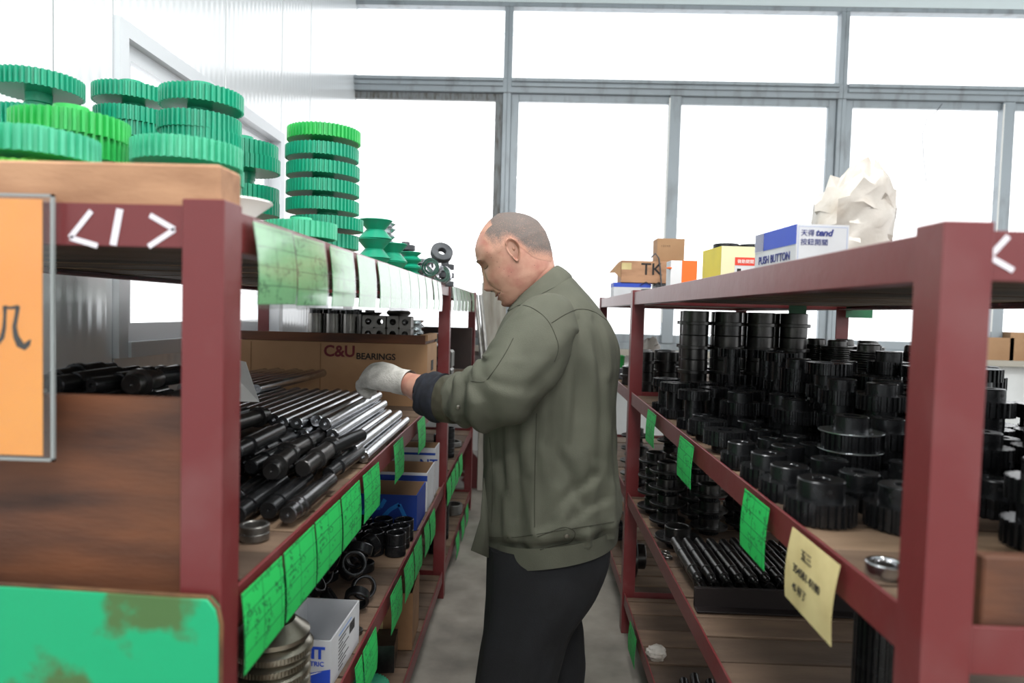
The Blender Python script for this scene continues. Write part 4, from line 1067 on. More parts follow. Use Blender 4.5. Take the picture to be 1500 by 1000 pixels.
for x, y, kd in ((.470, 1.10, 'pB'), (.590, 1.075, 'pB'), (.467, 1.225, 'pA'), (.575, 1.20, 'pA'), (.685, 1.19, 'pA'), (.467, 1.335, 'pA'), (.578, 1.315, 'pA'), (.69, 1.30, 'pA'), (.80, 1.17, 'pA'),
                 (.535, 1.42, 'pA'), (.47, 1.455, 'pC'), (.56, 1.53, 'pC'), (.645, 1.47, 'pC'), (.555, 1.625, 'pC'), (.64, 1.57, 'pC'), (.72, 1.545, 'pA')):
    pstack(x, y, [kd], LA, GA)
# flanged pulley raised on a plain pulley
pstack(.635, 1.395, ['pFlat', 'pFlat', 'pFl'], ['flat black pulley at the bottom below the zinc flanged pulley', 'flat black pulley directly under the zinc flanged pulley', 'black pulley with bright zinc flanges among plain black pulleys'], None)
pstack(.462, 1.63, ['pDown'], 'black toothed pulley standing upside down on its hub by the beam', 'upturned pulleys by the beam')
pstack(.468, 1.76, ['pDown'], 'black toothed pulley standing upside down on its hub by the beam', 'upturned pulleys by the beam')
LB, GB = 'black toothed pulley in the deeper stacks behind the open rows', 'black pulleys in the deeper stacks'
for i in range(5):
    for j in range(5):
        x = .735 + .114 * i + .02 * (j % 2); y = 1.44 + .115 * j - .02 * i
        if x > 1.20: continue
        n = 2 + (j > 0) + (j > 2)
        pstack(x, y, ['pA' if rnd.random() < .7 else 'pFlat' for _ in range(n)], 'black toothed pulley in the ' + ['first', 'second', 'third', 'fourth', 'fifth'][j] + ' stack row past the open rows', GB)
for x, y, n in ((.90, 1.16, 2), (1.01, 1.18, 2), (1.12, 1.2, 2), (.85, 1.30, 2), (.97, 1.32, 2), (1.09, 1.33, 3)):
    pstack(x, y, ['pA'] * n, LB, GB)
for x, y, n in ((.56, 1.745, 1), (.66, 1.72, 2), (.60, 1.86, 2), (.70, 1.85, 2)):
    pstack(x, y, ['pA'] * n, LB, GB)
LS = 'shiny black double ended gear spool standing near the red post'
for x, y in ((.462, 2.18), (.475, 1.97), (.555, 2.06), (.56, 2.22), (.64, 2.0), (.655, 2.13), (.465, 2.32)):
    pstack(x, y, ['spool'] if y > 2.3 or y < 2.0 else ['spool'], LS, 'black gear spools')
pstack(.49, 1.87, ['pC'], 'small black pulley lying before the gear spools', None)
for x, y in ((.66, 2.24), (.75, 2.06), (.76, 2.2)):
    pstack(x, y, ['spool', 'spool'], 'black gear spool in the two high stacks before the bushings', 'double stacked gear spools')
LT = 'dark steel flanged bushing in the tall stacks reaching the upper shelf'
for i in range(4):
    for j in range(2):
        pstack(.585 + .114 * i + .02 * j, 2.44 + .116 * j, ['bushing'] * 4, LT, 'flanged bushings in tall stacks')
LV = 'dark ribbed pulley in the tall stacks below the green tape'
for x, y, n in ((1.075, 2.42, 3), (1.19, 2.44, 3), (1.05, 2.56, 3), (1.17, 2.58, 3), (1.02, 2.08, 3), (1.16, 2.08, 3), (.89, 2.14, 2)):
    pstack(x, y, ['polyv'] * n, LV, 'ribbed pulleys in tall stacks')
pstack(.90, 2.27, ['pTall', 'pTall'], 'tall black toothed pulley behind the ribbed pulleys', 'tall black pulleys')
# near end, seen past the red post
for x, y, n in ((.70, .86, 1), (.83, .85, 1), (.95, .88, 1), (.90, 1.0, 2), (1.03, 1.02, 2), (1.15, 1.0, 3)):
    pstack(x, y, ['pTall'] * n, 'tall black toothed pulley at the near end behind the weathered board', 'tall pulleys behind the weathered board')
pstack(.755, 1.0, ['pB', 'pA'], 'black hubbed pulley in the pair by the near post', 'pulleys by the near post')
put('ring_zinc', 'small steel ring lying by the foot of the near red post', 'ring', TR(.455, .86, z0) @ Matrix.Scale(.6, 4), None, 'steel_ring')
flush(RXX + .012, RXX + RDEP - .012, RYS[0] + .12, RYS[1] - .01)
# second bay, behind the post
for x, y, n in ((.47, 2.86, 2), (.58, 2.9, 2), (.49, 3.0, 2), (.60, 3.05, 2), (.47, 3.16, 1), (.70, 2.9, 2)):
    pstack(x, y, ['bushing'] * n, 'grey steel bushing on the second bay shelf behind the post', 'bushings of the second bay')
flush(RXX + .012, RXX + RDEP - .06, RYS[1] + .06, 3.4)
bag((.64, 3.7, z0), .06, .05, .2, 8, 'small crumpled white bag on the second bay shelf')
o = MB().lathe([(.0, 0), (.035, 0), (.04, .09), (.043, .095), (.04, .1), (.036, .1), (.033, .01), (0, .01)], 20).build('green_cup', M['lime']); o.matrix_world = TR(.48, 3.75, z0)
tag(o, 'bright green plastic cup on the second bay shelf', 'cup')
for k in range(2): put('ring_iron', 'dark ring on the second bay shelf beside the green cup', 'ring', TR(.475, 3.45, z0 + .026 * k), 'dark rings by the green cup', 'iron_ring')
# green tape pieces hanging under the top shelf
for x0, x1, y0, y1, Y in ((1156, 1181, 447, 466, 2.72), (1240, 1278, 447, 466, 2.72)):
    a_, b_ = P(x0, y0 - 4, Y), P(x1, y1, Y)
    o = MB().box(a_.x, b_.x, Y, Y + .001, b_.z, a_.z).build('green_tape', M['greentape'], smooth=0)
    tag(o, 'strip of dark green tape hanging under the top shelf of the pulley rack', 'tape', 'green tape strips under the shelf')
# cartons on the window sill beyond
for px, w_, h_ in ((1452, .22, .16), (1490, .20, .2), (1540, .3, .14)):
    p = P(px, 500, YB - .02)
    o = panel_box('sill_carton', 'brown carton on the window sill beyond the pulley rack', 'box', (p.x, YB - .02, SILL), (w_, .15, h_), 0, (M['card'], M['card_in']), group='cartons on the window sill')
# ------------------------------------------------------------------ right rack, low shelf
z0 = SR['low']
LF = 'dark steel flanged hub in the stacks below the pulley shelf'
def fstack(x, y, n, label, group, s=1.0):
    for k in range(n):
        lb = label + ', ' + NTH[n - 1 - k] if n > 1 else label
        put('flangeB', lb, 'flange', TR(x + rnd.uniform(-.004, .004), y + rnd.uniform(-.004, .004), z0 + (.02 + .0565 * k) * s) @ RZ(rnd.uniform(0, 6)) @ Matrix.Scale(s, 4), group, 'flanged_hub')
fstack(.485, 2.16, 1, 'flanged hub with bright rim standing alone before the stacks', None, 1.15)
for x, y, n in ((.49, 2.36, 4), (.62, 2.30, 3), (.475, 2.52, 4), (.62, 2.46, 4), (.75, 2.35, 4), (.76, 2.5, 4), (.61, 2.62, 4), (.90, 2.4, 4)):
    fstack(x, y, n, LF, 'flanged hubs in stacks')
for x, y, n in ((.475, 2.9, 3), (.48, 3.04, 4), (.62, 2.95, 4)): fstack(x, y, n, 'pale flanged hub on the second bay shelf below the bushings', 'flanged hubs of the second bay')
for k in range(2):
    put('ring_thin', 'small steel washer at the end of the black shafts', 'washer', TR(.432, 2.04 + .035 * k, z0) @ Matrix.Scale(.36, 4), 'washers by the shafts', 'steel_washer')
for i in range(12):
    x = .452 + .036 * i
    put('longshaft', 'slim black stepped shaft in the row resting on the dark bar', 'shaft', TR(x, 1.735 + rnd.uniform(0, .03), z0 + .052) @ RZ(rnd.uniform(-.004, .004)) @ RX(.0) @ ALONG @ RZ(rnd.uniform(-1.2, 1.2)), 'slim black shafts in a row', 'slim_shaft')
    put('longshaft', 'slim black stepped shaft in the lower layer of the row', 'shaft', TR(x + .018, 1.72 + rnd.uniform(0, .03), z0 + .018) @ ALONG, 'slim black shafts in the lower layer', 'slim_shaft')
o = MB().box(.43, 1.15, 1.695, 1.708, z0, z0 + .05).box(.43, 1.15, 1.665, 1.708, z0, z0 + .004).build('angle_bar', mat('dark_angle_iron', srgb(44, 38, 38), .5, .4), bevel=.001)
tag(o, 'dark angle bar lying across the shelf before the slim black shafts', 'bar')
# tall dark stack under the pulley shelf by the near post
for k in range(3): put('pTall', 'tall dark toothed pulley in the column beside the near post', 'pulley', TR(.60, 1.10, z0 + .0855 * k), 'tall pulleys in the near column', 'timing_pulley')
for x, y in ((.72, .86), (.86, .86), (1.0, .86)):
    for k in range(3): put('pTall', 'black toothed pulley on the low shelf behind the end beam', 'pulley', TR(x, y, z0 + .0855 * k), 'low shelf pulleys behind the end beam', 'timing_pulley')
# lowest shelf
z0 = SR['bot']
for k in range(5):
    put('shaftB', 'short black shaft lying on the lowest shelf by the beam', 'shaft', TR(.47 + .04 * k, 1.86 + .03 * (k % 2), z0 + .019 + .0 * k) @ RZ(-.15) @ ALONG, 'short shafts on the lowest shelf', 'stepped_shaft')
bag((.45, 2.25, z0), .03, .03, .04, 5, 'scrap of clear plastic on the lowest shelf')
# second bay low items
for y, lev in ((2.95, 'bot'), (3.3, 'bot')):
    put('flangeB', 'steel flange standing on edge on the lowest second bay shelf', 'flange', TR(.47, y, SR[lev] + .095) @ RY(PI / 2) @ Matrix.Scale(1.5, 4), 'flanges on edge in the second bay', 'flanged_hub')
o = MB().box(-.05, .05, -.12, .12, 0, .14).build('wooden_block', M['timber'], bevel=.003); o.matrix_world = TR(.475, 3.55, SR['bot']); tag(o, 'squared timber block on the lowest second bay shelf', 'block')
o = MB().box(-.04, .04, -.1, .1, 0, .10).build('wooden_block', M['timber'], bevel=.003); o.matrix_world = TR(.462, 2.92, SR['low'] - .45 + .0) ; bpy.data.objects.remove(o)

# ------------------------------------------------------------------ the person
from mathutils.bvhtree import BVHTree
YM = 1.88
feet = Vector((P(775, 1000, YM).x, YM + .04, 0))
man = thing('person', 'person in olive work jacket, dark trousers and white glove reaching into the rack', 'person', feet)
UNM = TR(*-feet)
def vpart(mb, name, m, parent=man, **k):
    return mb.build(name, m, parent, UNM if parent is man else None, **k)
def crom(pts, n):
    """Catmull-Rom through lists of floats"""
    out = []
    for i in range(len(pts) - 1):
        p0, p1, p2, p3 = pts[max(i - 1, 0)], pts[i], pts[i + 1], pts[min(i + 2, len(pts) - 1)]
        for k in range(n):
            t = k / n
            out.append([.5 * (2 * b + (c - a) * t + (2 * a - 5 * b + 4 * c - d) * t * t + (3 * b - a - 3 * c + d) * t ** 3) for a, b, c, d in zip(p0, p1, p2, p3)])
    out.append(list(pts[-1]))
    return out
def interp(tab, x):
    for (a, fa), (b, fb) in zip(tab, tab[1:]):
        if a <= x <= b:
            t = (x - a) / (b - a); t2 = t
            return fa + (fb - fa) * t2
    return tab[0][1] if x < tab[0][0] else tab[-1][1]
def body_rings(rows, yc, n, seg, power=2.3, fold=None):
    """rows: front px, back px, half width (m), optional centre offset in Y"""
    flat = []
    for (fx, fy, bx, by, hw, dy) in rows:
        F_, B_ = P(fx, fy, YM), P(bx, by, YM)
        flat.append([F_.x, F_.z, B_.x, B_.z, hw, yc + dy])
    rings = []
    fl = crom(flat, n)
    for ri, (x0, q0, x1, q1, hw, yy) in enumerate(fl):
        ring = []
        for k in range(seg):
            a = 2 * PI * k / seg; ca, sa = math.cos(a), math.sin(a)
            cc = math.copysign(abs(ca) ** (2 / power), ca); ss = math.copysign(abs(sa) ** (2 / power), sa)
            p = Vector(((x0 + x1) / 2 + (x1 - x0) / 2 * cc, yy + hw * ss, (q0 + q1) / 2 + (q1 - q0) / 2 * cc))
            if fold:
                d = fold(a, ri / (len(fl) - 1), p); c_ = Vector(((x0 + x1) / 2, yy, p.z))
                p = p + (p - c_).normalized() * d
            ring.append(p)
        rings.append(ring)
    return rings

# --- cloth creases, given where they run on the near side of the garment
def proj(p):
    c = RC.transposed() @ (p - Vector((0, 0, CAMZ)))
    return 750 + F_PX * c.x / -c.z, 500 - F_PX * c.y / -c.z
CREASE_BODY = [([(783, 600), (782, 660), (787, 720), (790, 772)], .008, 9), ([(809, 768), (822, 740), (846, 718), (872, 700)], .010, 9), ([(840, 765), (862, 745), (885, 735)], .007, 8), ([(772, 700), (779, 740), (786, 775)], .008, 8),
    ([(846, 470), (850, 520), (846, 580), (836, 650)], .011, 12), ([(870, 470), (880, 530), (882, 600), (876, 670)], .009, 11), ([(822, 520), (814, 580), (811, 640), (815, 700)], .010, 11), ([(715, 640), (728, 690), (742, 735), (748, 780)], .008, 9),
    ([(893, 560), (897, 630), (893, 700)], .007, 9), ([(748, 650), (756, 700), (752, 760)], .006, 9), ([(800, 650), (830, 690), (850, 735)], .007, 9)]
CREASE_SLEEVE = [([(752, 498), (734, 508), (718, 528)], .008, 7), ([(742, 522), (722, 535), (706, 552)], .008, 7), ([(690, 535), (699, 560), (695, 590), (684, 612)], .009, 7), ([(712, 556), (718, 585), (708, 618)], .009, 8), ([(676, 552), (682, 580), (674, 610)], .006, 6),
    ([(735, 560), (752, 590), (742, 606)], .007, 8), ([(790, 470), (775, 500), (765, 530)], .007, 10), ([(800, 520), (780, 548), (755, 575)], .007, 9)]
def crease(p, lst):
    x, y = proj(p); d_ = 0
    for pl, amp, sg in lst:
        best = None
        for (x0, y0), (x1, y1) in zip(pl, pl[1:]):
            ux, uy = x1 - x0, y1 - y0; L2 = ux * ux + uy * uy; t = ((x - x0) * ux + (y - y0) * uy) / L2; tc_ = min(1, max(0, t))
            ex, ey = x - x0 - ux * tc_, y - y0 - uy * tc_; r = math.hypot(ex, ey)
            if best is None or r < best[0]: best = (r, math.copysign(1, ux * ey - uy * ex))
        if best[0] < 4 * sg:
            q = best[0] / sg
            d_ += amp * (-.75 * math.exp(-(q * 1.6) ** 2) + best[1] * q * math.exp(-q * q) * .9)
    return d_
# --- jacket body
JR = [(752, 446, 820, 393, .066, 0), (744, 455, 838, 404, .098, 0), (737, 466, 853, 420, .142, 0), (730, 482, 869, 439, .182, 0), (722, 503, 892, 471, .208, 0), (714, 535, 903, 503, .216, 0),
      (708, 575, 908, 545, .213, 0), (706, 620, 908, 600, .208, 0), (706, 660, 908, 650, .208, 0), (705, 710, 909, 700, .21, 0), (704, 755, 911, 738, .216, 0), (707, 772, 911, 752, .216, 0), (714, 784, 908, 763, .200, 0), (714, 800, 907, 777, .198, 0), (715, 817, 906, 790, .194, 0)]
def jfold(a, t, p):
    if t > .90 or t < .1: return .0015 * noise.noise(Vector((a * 6, p.z * 20, 3)))
    w = min(1, (t - .1) / .25) * (1 if t < .82 else 1.15)
    v = Vector((math.cos(a) * 3.2, math.sin(a) * 3.2, p.z * 1.7 + 4 + .6 * math.cos(a)))
    d = .013 * noise.noise(v) + .017 * (noise.ridged_multi_fractal(v * .9 + Vector((5, 2, 0)), .9, 2.1, 3, 1, 2) - 1.1) * .6
    v2 = Vector((math.cos(a) * 5 + p.z * 5, math.sin(a) * 5, p.z * 7))
    d += .007 * noise.noise(v2)
    if t > .72: d += .007 * math.sin(a * 9 + 3 * noise.noise(v)) * min(1, (t - .72) / .1)
    if p.y < 1.95: d += crease(p, CREASE_BODY) * min(1, (1.95 - p.y) / .05)
    return w * d
jr = body_rings(JR, 1.93, 9, 120, 2.25, jfold)
jm = MB().loft(jr, cap=False)
jacket = vpart(jm, 'jacket', M['jacket'], smooth=70)
jb = MB().loft(body_rings([(r[0], r[1], r[2], r[3], r[4] + .004, 0) if i < 1 else (r[0] - 1, r[1], r[2] + 1, r[3], r[4] + .003, 0) for i, r in enumerate(JR[-3:])], 1.93, 6, 96, 2.25), cap=False)
vpart(jb, 'hem_band', M['jacket'], jacket, smooth=60)
# collar: a standing, folded band round the neck
cr = body_rings([(742, 456, 840, 407, .108, 0), (743, 453, 838, 401, .099, 0), (747, 447, 829, 393, .083, 0), (750, 443, 821, 388, .074, 0), (752, 441, 816, 387, .070, 0), (754, 444, 813, 391, .065, 0), (755, 452, 812, 402, .062, 0)], 1.93, 5, 72, 2.1)
vpart(MB().loft(cr, cap=False), 'collar', M['jacket'], jacket, smooth=70)

# --- sleeves
def tube_px(rows, n, seg, squash=1.0, fold=None, endcap=True):
    flat = []
    for (x, y, Y, r) in rows:
        p = P(x, y, Y); flat.append([p.x, p.y, p.z, r])
    fl = crom(flat, n); rings = []
    ref = Vector((0, -1, 0))
    L_ = len(fl)
    for i, (x, y, z, r) in enumerate(fl):
        p = Vector((x, y, z)); q0 = Vector(fl[max(i - 1, 0)][:3]); q1 = Vector(fl[min(i + 1, L_ - 1)][:3])
        t = (q1 - q0).normalized()
        a_ = (ref - t * ref.dot(t)).normalized(); b_ = t.cross(a_)
        ring = []
        for k in range(seg):
            th = 2 * PI * k / seg
            d = fold(th, i / (L_ - 1), p) if fold else 0
            ring.append(p + (a_ * math.cos(th) * squash + b_ * math.sin(th)) * (r + d))
        rings.append(ring)
    return MB().loft(rings, cap=endcap), rings
def sfold(th, t, p):
    g = math.exp(-((t - .68) / .22) ** 2)
    v = Vector((p.x * 14 + math.cos(th) * 1.2, math.sin(th) * 1.4, p.z * 14))
    d = .010 * g * noise.noise(v) + .007 * g * math.sin(t * 46 + 2.2 * math.sin(th) + 3 * noise.noise(v * .5)) + .004 * noise.noise(Vector((math.cos(th) * 2, math.sin(th) * 2, t * 9)))
    if p.y < 2.0 and math.cos(th) > -.3: d += crease(p + Vector((0, -math.cos(th) * .08, math.sin(th) * .08)), CREASE_SLEEVE)
    return d
SL_ROWS = [(818, 462, 1.84, .062), (803, 476, 1.775, .086), (788, 500, 1.735, .095), (768, 532, 1.71, .0975), (744, 562, 1.695, .0955), (718, 578, 1.70, .091), (695, 582, 1.72, .079), (676, 584, 1.745, .066), (660, 584, 1.765, .0595), (652, 583, 1.775, .0585)]
sm_, srings = tube_px(SL_ROWS, 9, 72, .92, sfold)
sleeve = vpart(sm_, 'sleeve', M['jacket'], jacket, smooth=70)
lin, _ = tube_px([(668, 585, 1.756, .0635), (656, 584, 1.77, .0625), (645, 582, 1.782, .0605), (640, 581, 1.787, .057)], 5, 48, .95, lambda th, t, p: .0025 * noise.noise(Vector((math.cos(th) * 4, math.sin(th) * 4, t * 6))))
vpart(lin, 'rolled_lining', mat('dark_olive_lining', srgb(76, 72, 58), .6, 0, srgb(62, 60, 48), 10), jacket, smooth=70)
cuff, _ = tube_px([(650, 583, 1.776, .0635), (644, 582, 1.782, .0645), (634, 579, 1.795, .062), (626, 577, 1.803, .0585), (623, 576, 1.806, .054), (628, 577, 1.80, .046)], 6, 56, .95, lambda th, t, p: .0022 * math.sin(t * 14 + th) + .002 * noise.noise(Vector((math.cos(th) * 3, math.sin(th) * 3, t * 5))))
vpart(cuff, 'navy_cuff', M['navy'], man, smooth=70)['label'] = 'navy blue knitted cuff of the shirt below the jacket'
# far arm hangs down behind the body
fa, _ = tube_px([(818, 462, 2.02, .06), (806, 480, 2.10, .085), (800, 540, 2.13, .082), (796, 620, 2.14, .07), (786, 690, 2.13, .06), (780, 735, 2.12, .055)], 6, 40, .92)
vpart(fa, 'sleeve', M['jacket'], jacket, smooth=70)

# --- head: profile taken along the tilted head axis
TILT = math.radians(24)
HO = P(752, 372, YM); HO.y = 1.92
fax = Vector((-math.cos(TILT), 0.06, -math.sin(TILT))).normalized(); vax = Vector((-math.sin(TILT), 0, math.cos(TILT))); vax = (vax - fax * vax.dot(fax)).normalized(); wax = vax.cross(fax).normalized()
if wax.y > 0: wax = -wax                                   # +w looks at the camera side
def HW(f, w, v): return HO + fax * f + wax * w + vax * v
FR = [(-.131, .060), (-.127, .072), (-.118, .081), (-.106, .084), (-.099, .083), (-.094, .086), (-.087, .088), (-.075, .0895), (-.054, .0925), (-.025, .0945), (-.006, .0945), (.010, .0985), (.022, .1015), (.04, .099), (.057, .094), (.077, .080), (.0915, .065), (.105, .045), (.1126, .030), (.119, .010), (.1215, -.004)]
BK = [(-.131, .035), (-.127, .022), (-.118, -.008), (-.106, -.045), (-.09, -.072), (-.075, -.088), (-.055, -.0955), (-.0367, -.1005), (-.0055, -.1055), (.0277, -.106), (.0605, -.0977), (.08, -.084), (.094, -.068), (.105, -.051), (.112, -.037), (.119, -.018), (.1215, -.006)]
WD = [(-.131, .014), (-.127, .026), (-.118, .038), (-.106, .049), (-.087, .060), (-.067, .066), (-.0367, .071), (-.0055, .0755), (.0277, .077), (.057, .072), (.077, .064), (.0915, .055), (.105, .041), (.1126, .029), (.119, .013), (.1215, .002)]
def smooth_tab(tab, x):
    e = .004
    return (interp(tab, x - e) + 2 * interp(tab, x) + interp(tab, x + e)) / 4
NV, NA = 150, 160
G = lambda x, s: math.exp(-(x / s) ** 2)
hv = []; hrings = []
for i in range(NV):
    q = i / (NV - 1); v = -.131 + .2525 * (q if q < .9 else .9 + .1 * math.sin((q - .9) / .1 * PI / 2))
    v = -.131 + .2525 * (.5 - .5 * math.cos(PI * q)) * .25 + .2525 * q * .75
    Fv, Bv, Wv = smooth_tab(FR, v), smooth_tab(BK, v), smooth_tab(WD, v)
    ring = []
    for k in range(NA):
        a = 2 * PI * k / NA + .25 * math.sin(2 * PI * k / NA) * 0
        ca, sa = math.cos(a), math.sin(a)
        pw = 2.25
        f = (Fv + Bv) / 2 + (Fv - Bv) / 2 * math.copysign(abs(ca) ** (2 / pw), ca); w = Wv * math.copysign(abs(sa) ** (2 / pw), sa)
        aw = abs(w)
        if f > .01:
            fw = min(1, (f - .01) / .03)
            nl = 0
            if -.075 < v < .006: nl = interp([(-.075, 0), (-.070, .006), (-.064, .0185), (-.056, .0235), (-.045, .0175), (-.022, .0085), (-.008, .0062), (.006, 0)], v)
            sg = interp([(-.07, .017), (-.055, .0135), (-.02, .009), (.01, .0085)], v)
            f += fw * nl * G(w, sg) + fw * .004 * G(v + .062, .007) * G(aw - .016, .006)
            f += fw * (-.011 * G(v - .001, .012) * G(aw - .033, .017) + .005 * G(v - .002, .006) * G(aw - .033, .012))      # socket, lid
            f += fw * (.004 * G(v - .019, .006) * G(aw - .032, .02))                                       # brow ridge
            f += fw * (.007 * G(v + .040, .018) * G(aw - .040, .016))                                       # cheek
            vm = v + .0915 - 7 * w * w
            f += fw * (-.007 * G(vm, .0034) * G(w, .04) + .003 * G(vm - .006, .004) * G(w, .024) + .0035 * G(vm + .0068, .004) * G(w, .022) - .003 * G(v + .106, .004) * G(w, .02))
            s_ = (v + .055) + (aw - .024) * 1.5                                                              # smile crease
            f += fw * (-.0035 * G(s_, .004) * G(aw - .034, .012))
            f += fw * .004 * G(v + .118, .008) * G(w, .016)
            w += math.copysign(.003 * G(v + .045, .02) * G(f - .05, .025), w)
        w += math.copysign(-.004 * G(v - .03, .02) * G(f - .06, .02), w) if aw > .02 else 0                 # temple
        ring.append(HW(f, w, v))
    hrings.append(ring)
head = MB().loft(hrings)
# ears
def ear(sgn):
    rr = []
    nR, nA = 10, 40
    for i in range(nR):
        r = i / (nR - 1); ring = []
        for k in range(nA):
            a = 2 * PI * k / nA
            R_ = 1 + .12 * math.cos(a - 2.2)
            ef = math.cos(a) * .0185 * R_ * r; ev = math.sin(a) * (.034 if math.sin(a) > 0 else .036) * r
            if math.sin(a) < 0: ef *= 1 - .35 * abs(math.sin(a)) ; ef += .006 * abs(math.sin(a)) * r
            back = -ef / .02                                              # 1 at the rear edge
            dep = .010 + .011 * max(0, back) * r + .007 * G(r - .88, .16) * (1 if back > -.6 else .3) - .007 * G(r - .45, .28) + .004 * G(math.hypot(ef + .002, ev - .002), .006)
            f = -.010 + ef * 1.0 + .10 * ev; v = .008 + ev
            Wh = smooth_tab(WD, v)
            ring.append(HW(f, sgn * (Wh - .009 + dep), v))
        rr.append(ring)
    # roll the rim back towards the head
    last = rr[-1]
    for s in (.5, 1.0):
        ring = []
        for k in range(nA):
            a = 2 * PI * k / nA; p = last[k]
            c = HW(-.010, 0, .008); inward = (c - p); inward -= wax * inward.dot(wax)
            ring.append(p - wax * sgn * .008 * s * (1.5 if math.cos(a) < 0 else 1) + inward * .1 * s)
        rr.append(ring)
    return MB().loft(rr, cap=False)
neck, _ = tube_px([(774, 362, 1.92, .058), (777, 380, 1.92, .0625), (780, 395, 1.92, .0625), (783, 412, 1.925, .060), (788, 432, 1.93, .062), (790, 446, 1.93, .064)], 6, 56, .95)
fore, _ = tube_px([(668, 585, 1.755, .042), (648, 582, 1.782, .0435), (628, 575, 1.81, .0425), (612, 568, 1.84, .037), (598, 562, 1.868, .031), (588, 559, 1.885, .0285)], 7, 40, .9)
body = MB(); body.v = list(map(tuple, head.v)); body.f = list(head.f)
trunk, _ = tube_px([(788, 436, 1.93, .05), (792, 470, 1.93, .055), (798, 520, 1.93, .06)], 4, 20)
arm, _ = tube_px([(800, 480, 1.92, .04), (800, 482, 1.78, .045), (770, 535, 1.71, .042), (722, 580, 1.70, .038), (690, 584, 1.73, .038), (660, 584, 1.765, .040)], 6, 20)
for m_ in (neck, ear(1), ear(-1), fore, trunk, arm): body.add(m_.v, m_.f)
bodyo = vpart(body, 'body', M['skin'], smooth=75)
bodyo['label'] = 'skin of head, neck and bare forearm'

# hair: close-cropped, a thin shell over the scalp
hm_ = bpy.data.materials.new('cropped_grey_hair'); hm_.use_nodes = True
nt = hm_.node_tree; b = nt.nodes['Principled BSDF']; b.inputs['Roughness'].default_value = .75
at = nt.nodes.new('ShaderNodeAttribute'); at.attribute_name = 'crop_amount'
tc = nt.nodes.new('ShaderNodeTexCoord'); nz = nt.nodes.new('ShaderNodeTexNoise'); nz.inputs['Scale'].default_value = 420; nz.inputs['Detail'].default_value = 2
n3 = nt.nodes.new('ShaderNodeTexNoise'); n3.inputs['Scale'].default_value = 28
nt.links.new(tc.outputs['Object'], nz.inputs['Vector']); nt.links.new(tc.outputs['Object'], n3.inputs['Vector'])
def mth(op, a_, b_):
    n_ = nt.nodes.new('ShaderNodeMath'); n_.operation = op; n_.use_clamp = False
    for s_, x_ in zip(n_.inputs, (a_, b_)):
        if isinstance(x_, (int, float)): s_.default_value = x_
        else: nt.links.new(x_, s_)
    return n_.outputs[0]
d_ = mth('ADD', mth('MULTIPLY', at.outputs['Fac'], 1.35), mth('MULTIPLY', mth('SUBTRACT', nz.outputs['Fac'], .5), 1.7))
d_ = mth('ADD', d_, mth('MULTIPLY', mth('SUBTRACT', n3.outputs['Fac'], .5), .5))
cl = nt.nodes.new('ShaderNodeClamp'); nt.links.new(mth('SUBTRACT', d_, .30), cl.inputs[0])
mx = nt.nodes.new('ShaderNodeMix'); mx.data_type = 'RGBA'; mx.inputs['A'].default_value = srgb(194, 146, 126); mx.inputs['B'].default_value = srgb(102, 93, 89)
nt.links.new(cl.outputs[0], mx.inputs['Factor']); nt.links.new(mx.outputs['Result'], b.inputs['Base Color'])
hvs, dens, idx = [], [], {}
hf = []
def hair_amount(f, w, v):
    # hairline rises from nape to temple to forehead
    line = interp([(-.12, -.070), (-.09, -.060), (-.05, -.035), (-.02, .02), (.0, .030), (.02, .016), (.035, .016), (.045, .040), (.058, .068), (.075, .088), (.1, .10)], f)
    if abs(w) < .05 and f > .02: line = max(line, .092 - .35 * max(0, .05 - (f - .02)))
    return (v - line) / (.03 if f < .02 else .045)
for i in range(NV):
    for k in range(NA):
        p = hrings[i][k]; r = p - HO; f, w, v = r.dot(fax), r.dot(wax), r.dot(vax)
        h = hair_amount(f, w, v)
        idx[i, k] = None
        if h > 0:
            n_ = Vector((f / .1, w / .076, v / .12)); n_ = (fax * n_.x + wax * n_.y + vax * n_.z).normalized()
            idx[i, k] = len(hvs); hvs.append(tuple(p + n_ * (.0004 + .0012 * min(1, h)))); dens.append(min(1, h * .75))
for i in range(NV - 1):
    for k in range(NA):
        q = [idx[i, k], idx[i, (k + 1) % NA], idx[i + 1, (k + 1) % NA], idx[i + 1, k]]
        if None not in q: hf.append(tuple(q))
top = [idx[NV - 1, k] for k in range(NA)]
if None not in top: hf.append(tuple(top))
hb = MB(); hb.v = hvs; hb.f = hf
hair = vpart(hb, 'hair', hm_, smooth=80)
me = hair.data
atr = me.attributes.new('crop_amount', 'FLOAT', 'POINT')
if len(me.vertices) == len(dens): atr.data.foreach_set('value', dens)

# face details laid on the skin
SKIN = BVHTree.FromPolygons([Vector(v) for v in body.v], body.f)
def on_skin(f, w, v, lift=.0006):
    o_ = HW(.2, w, v); h = SKIN.ray_cast(o_, -fax)
    if h[0] is None: return HW(f, w, v)
    return h[0] + h[1].normalized() * lift * (1 if h[1].dot(fax) > 0 else -1)
def face_line(pts, r, name, m, lift=.0006):
    l = [on_skin(.1, w, v, lift) for w, v in pts]
    vpart(MB().tube(l, r, 6), name, m)
for s in (1, -1):
    face_line([(s * .012, .0185), (s * .022, .0215), (s * .036, .022), (s * .048, .0175)], [.0008, .0015, .0015, .0006], 'eyebrow', M['hairline'])
    face_line([(s * .017, -.0045), (s * .026, -.0062), (s * .036, -.0058), (s * .048, -.002)], [.0006, .0011, .0011, .0005], 'eyelid', M['hairline'])
    face_line([(s * .010, -.0705), (s * .0135, -.069)], [.0016, .0022], 'nostril', M['hole'], .0002)
VM = lambda w: -.0915 + 7 * w * w
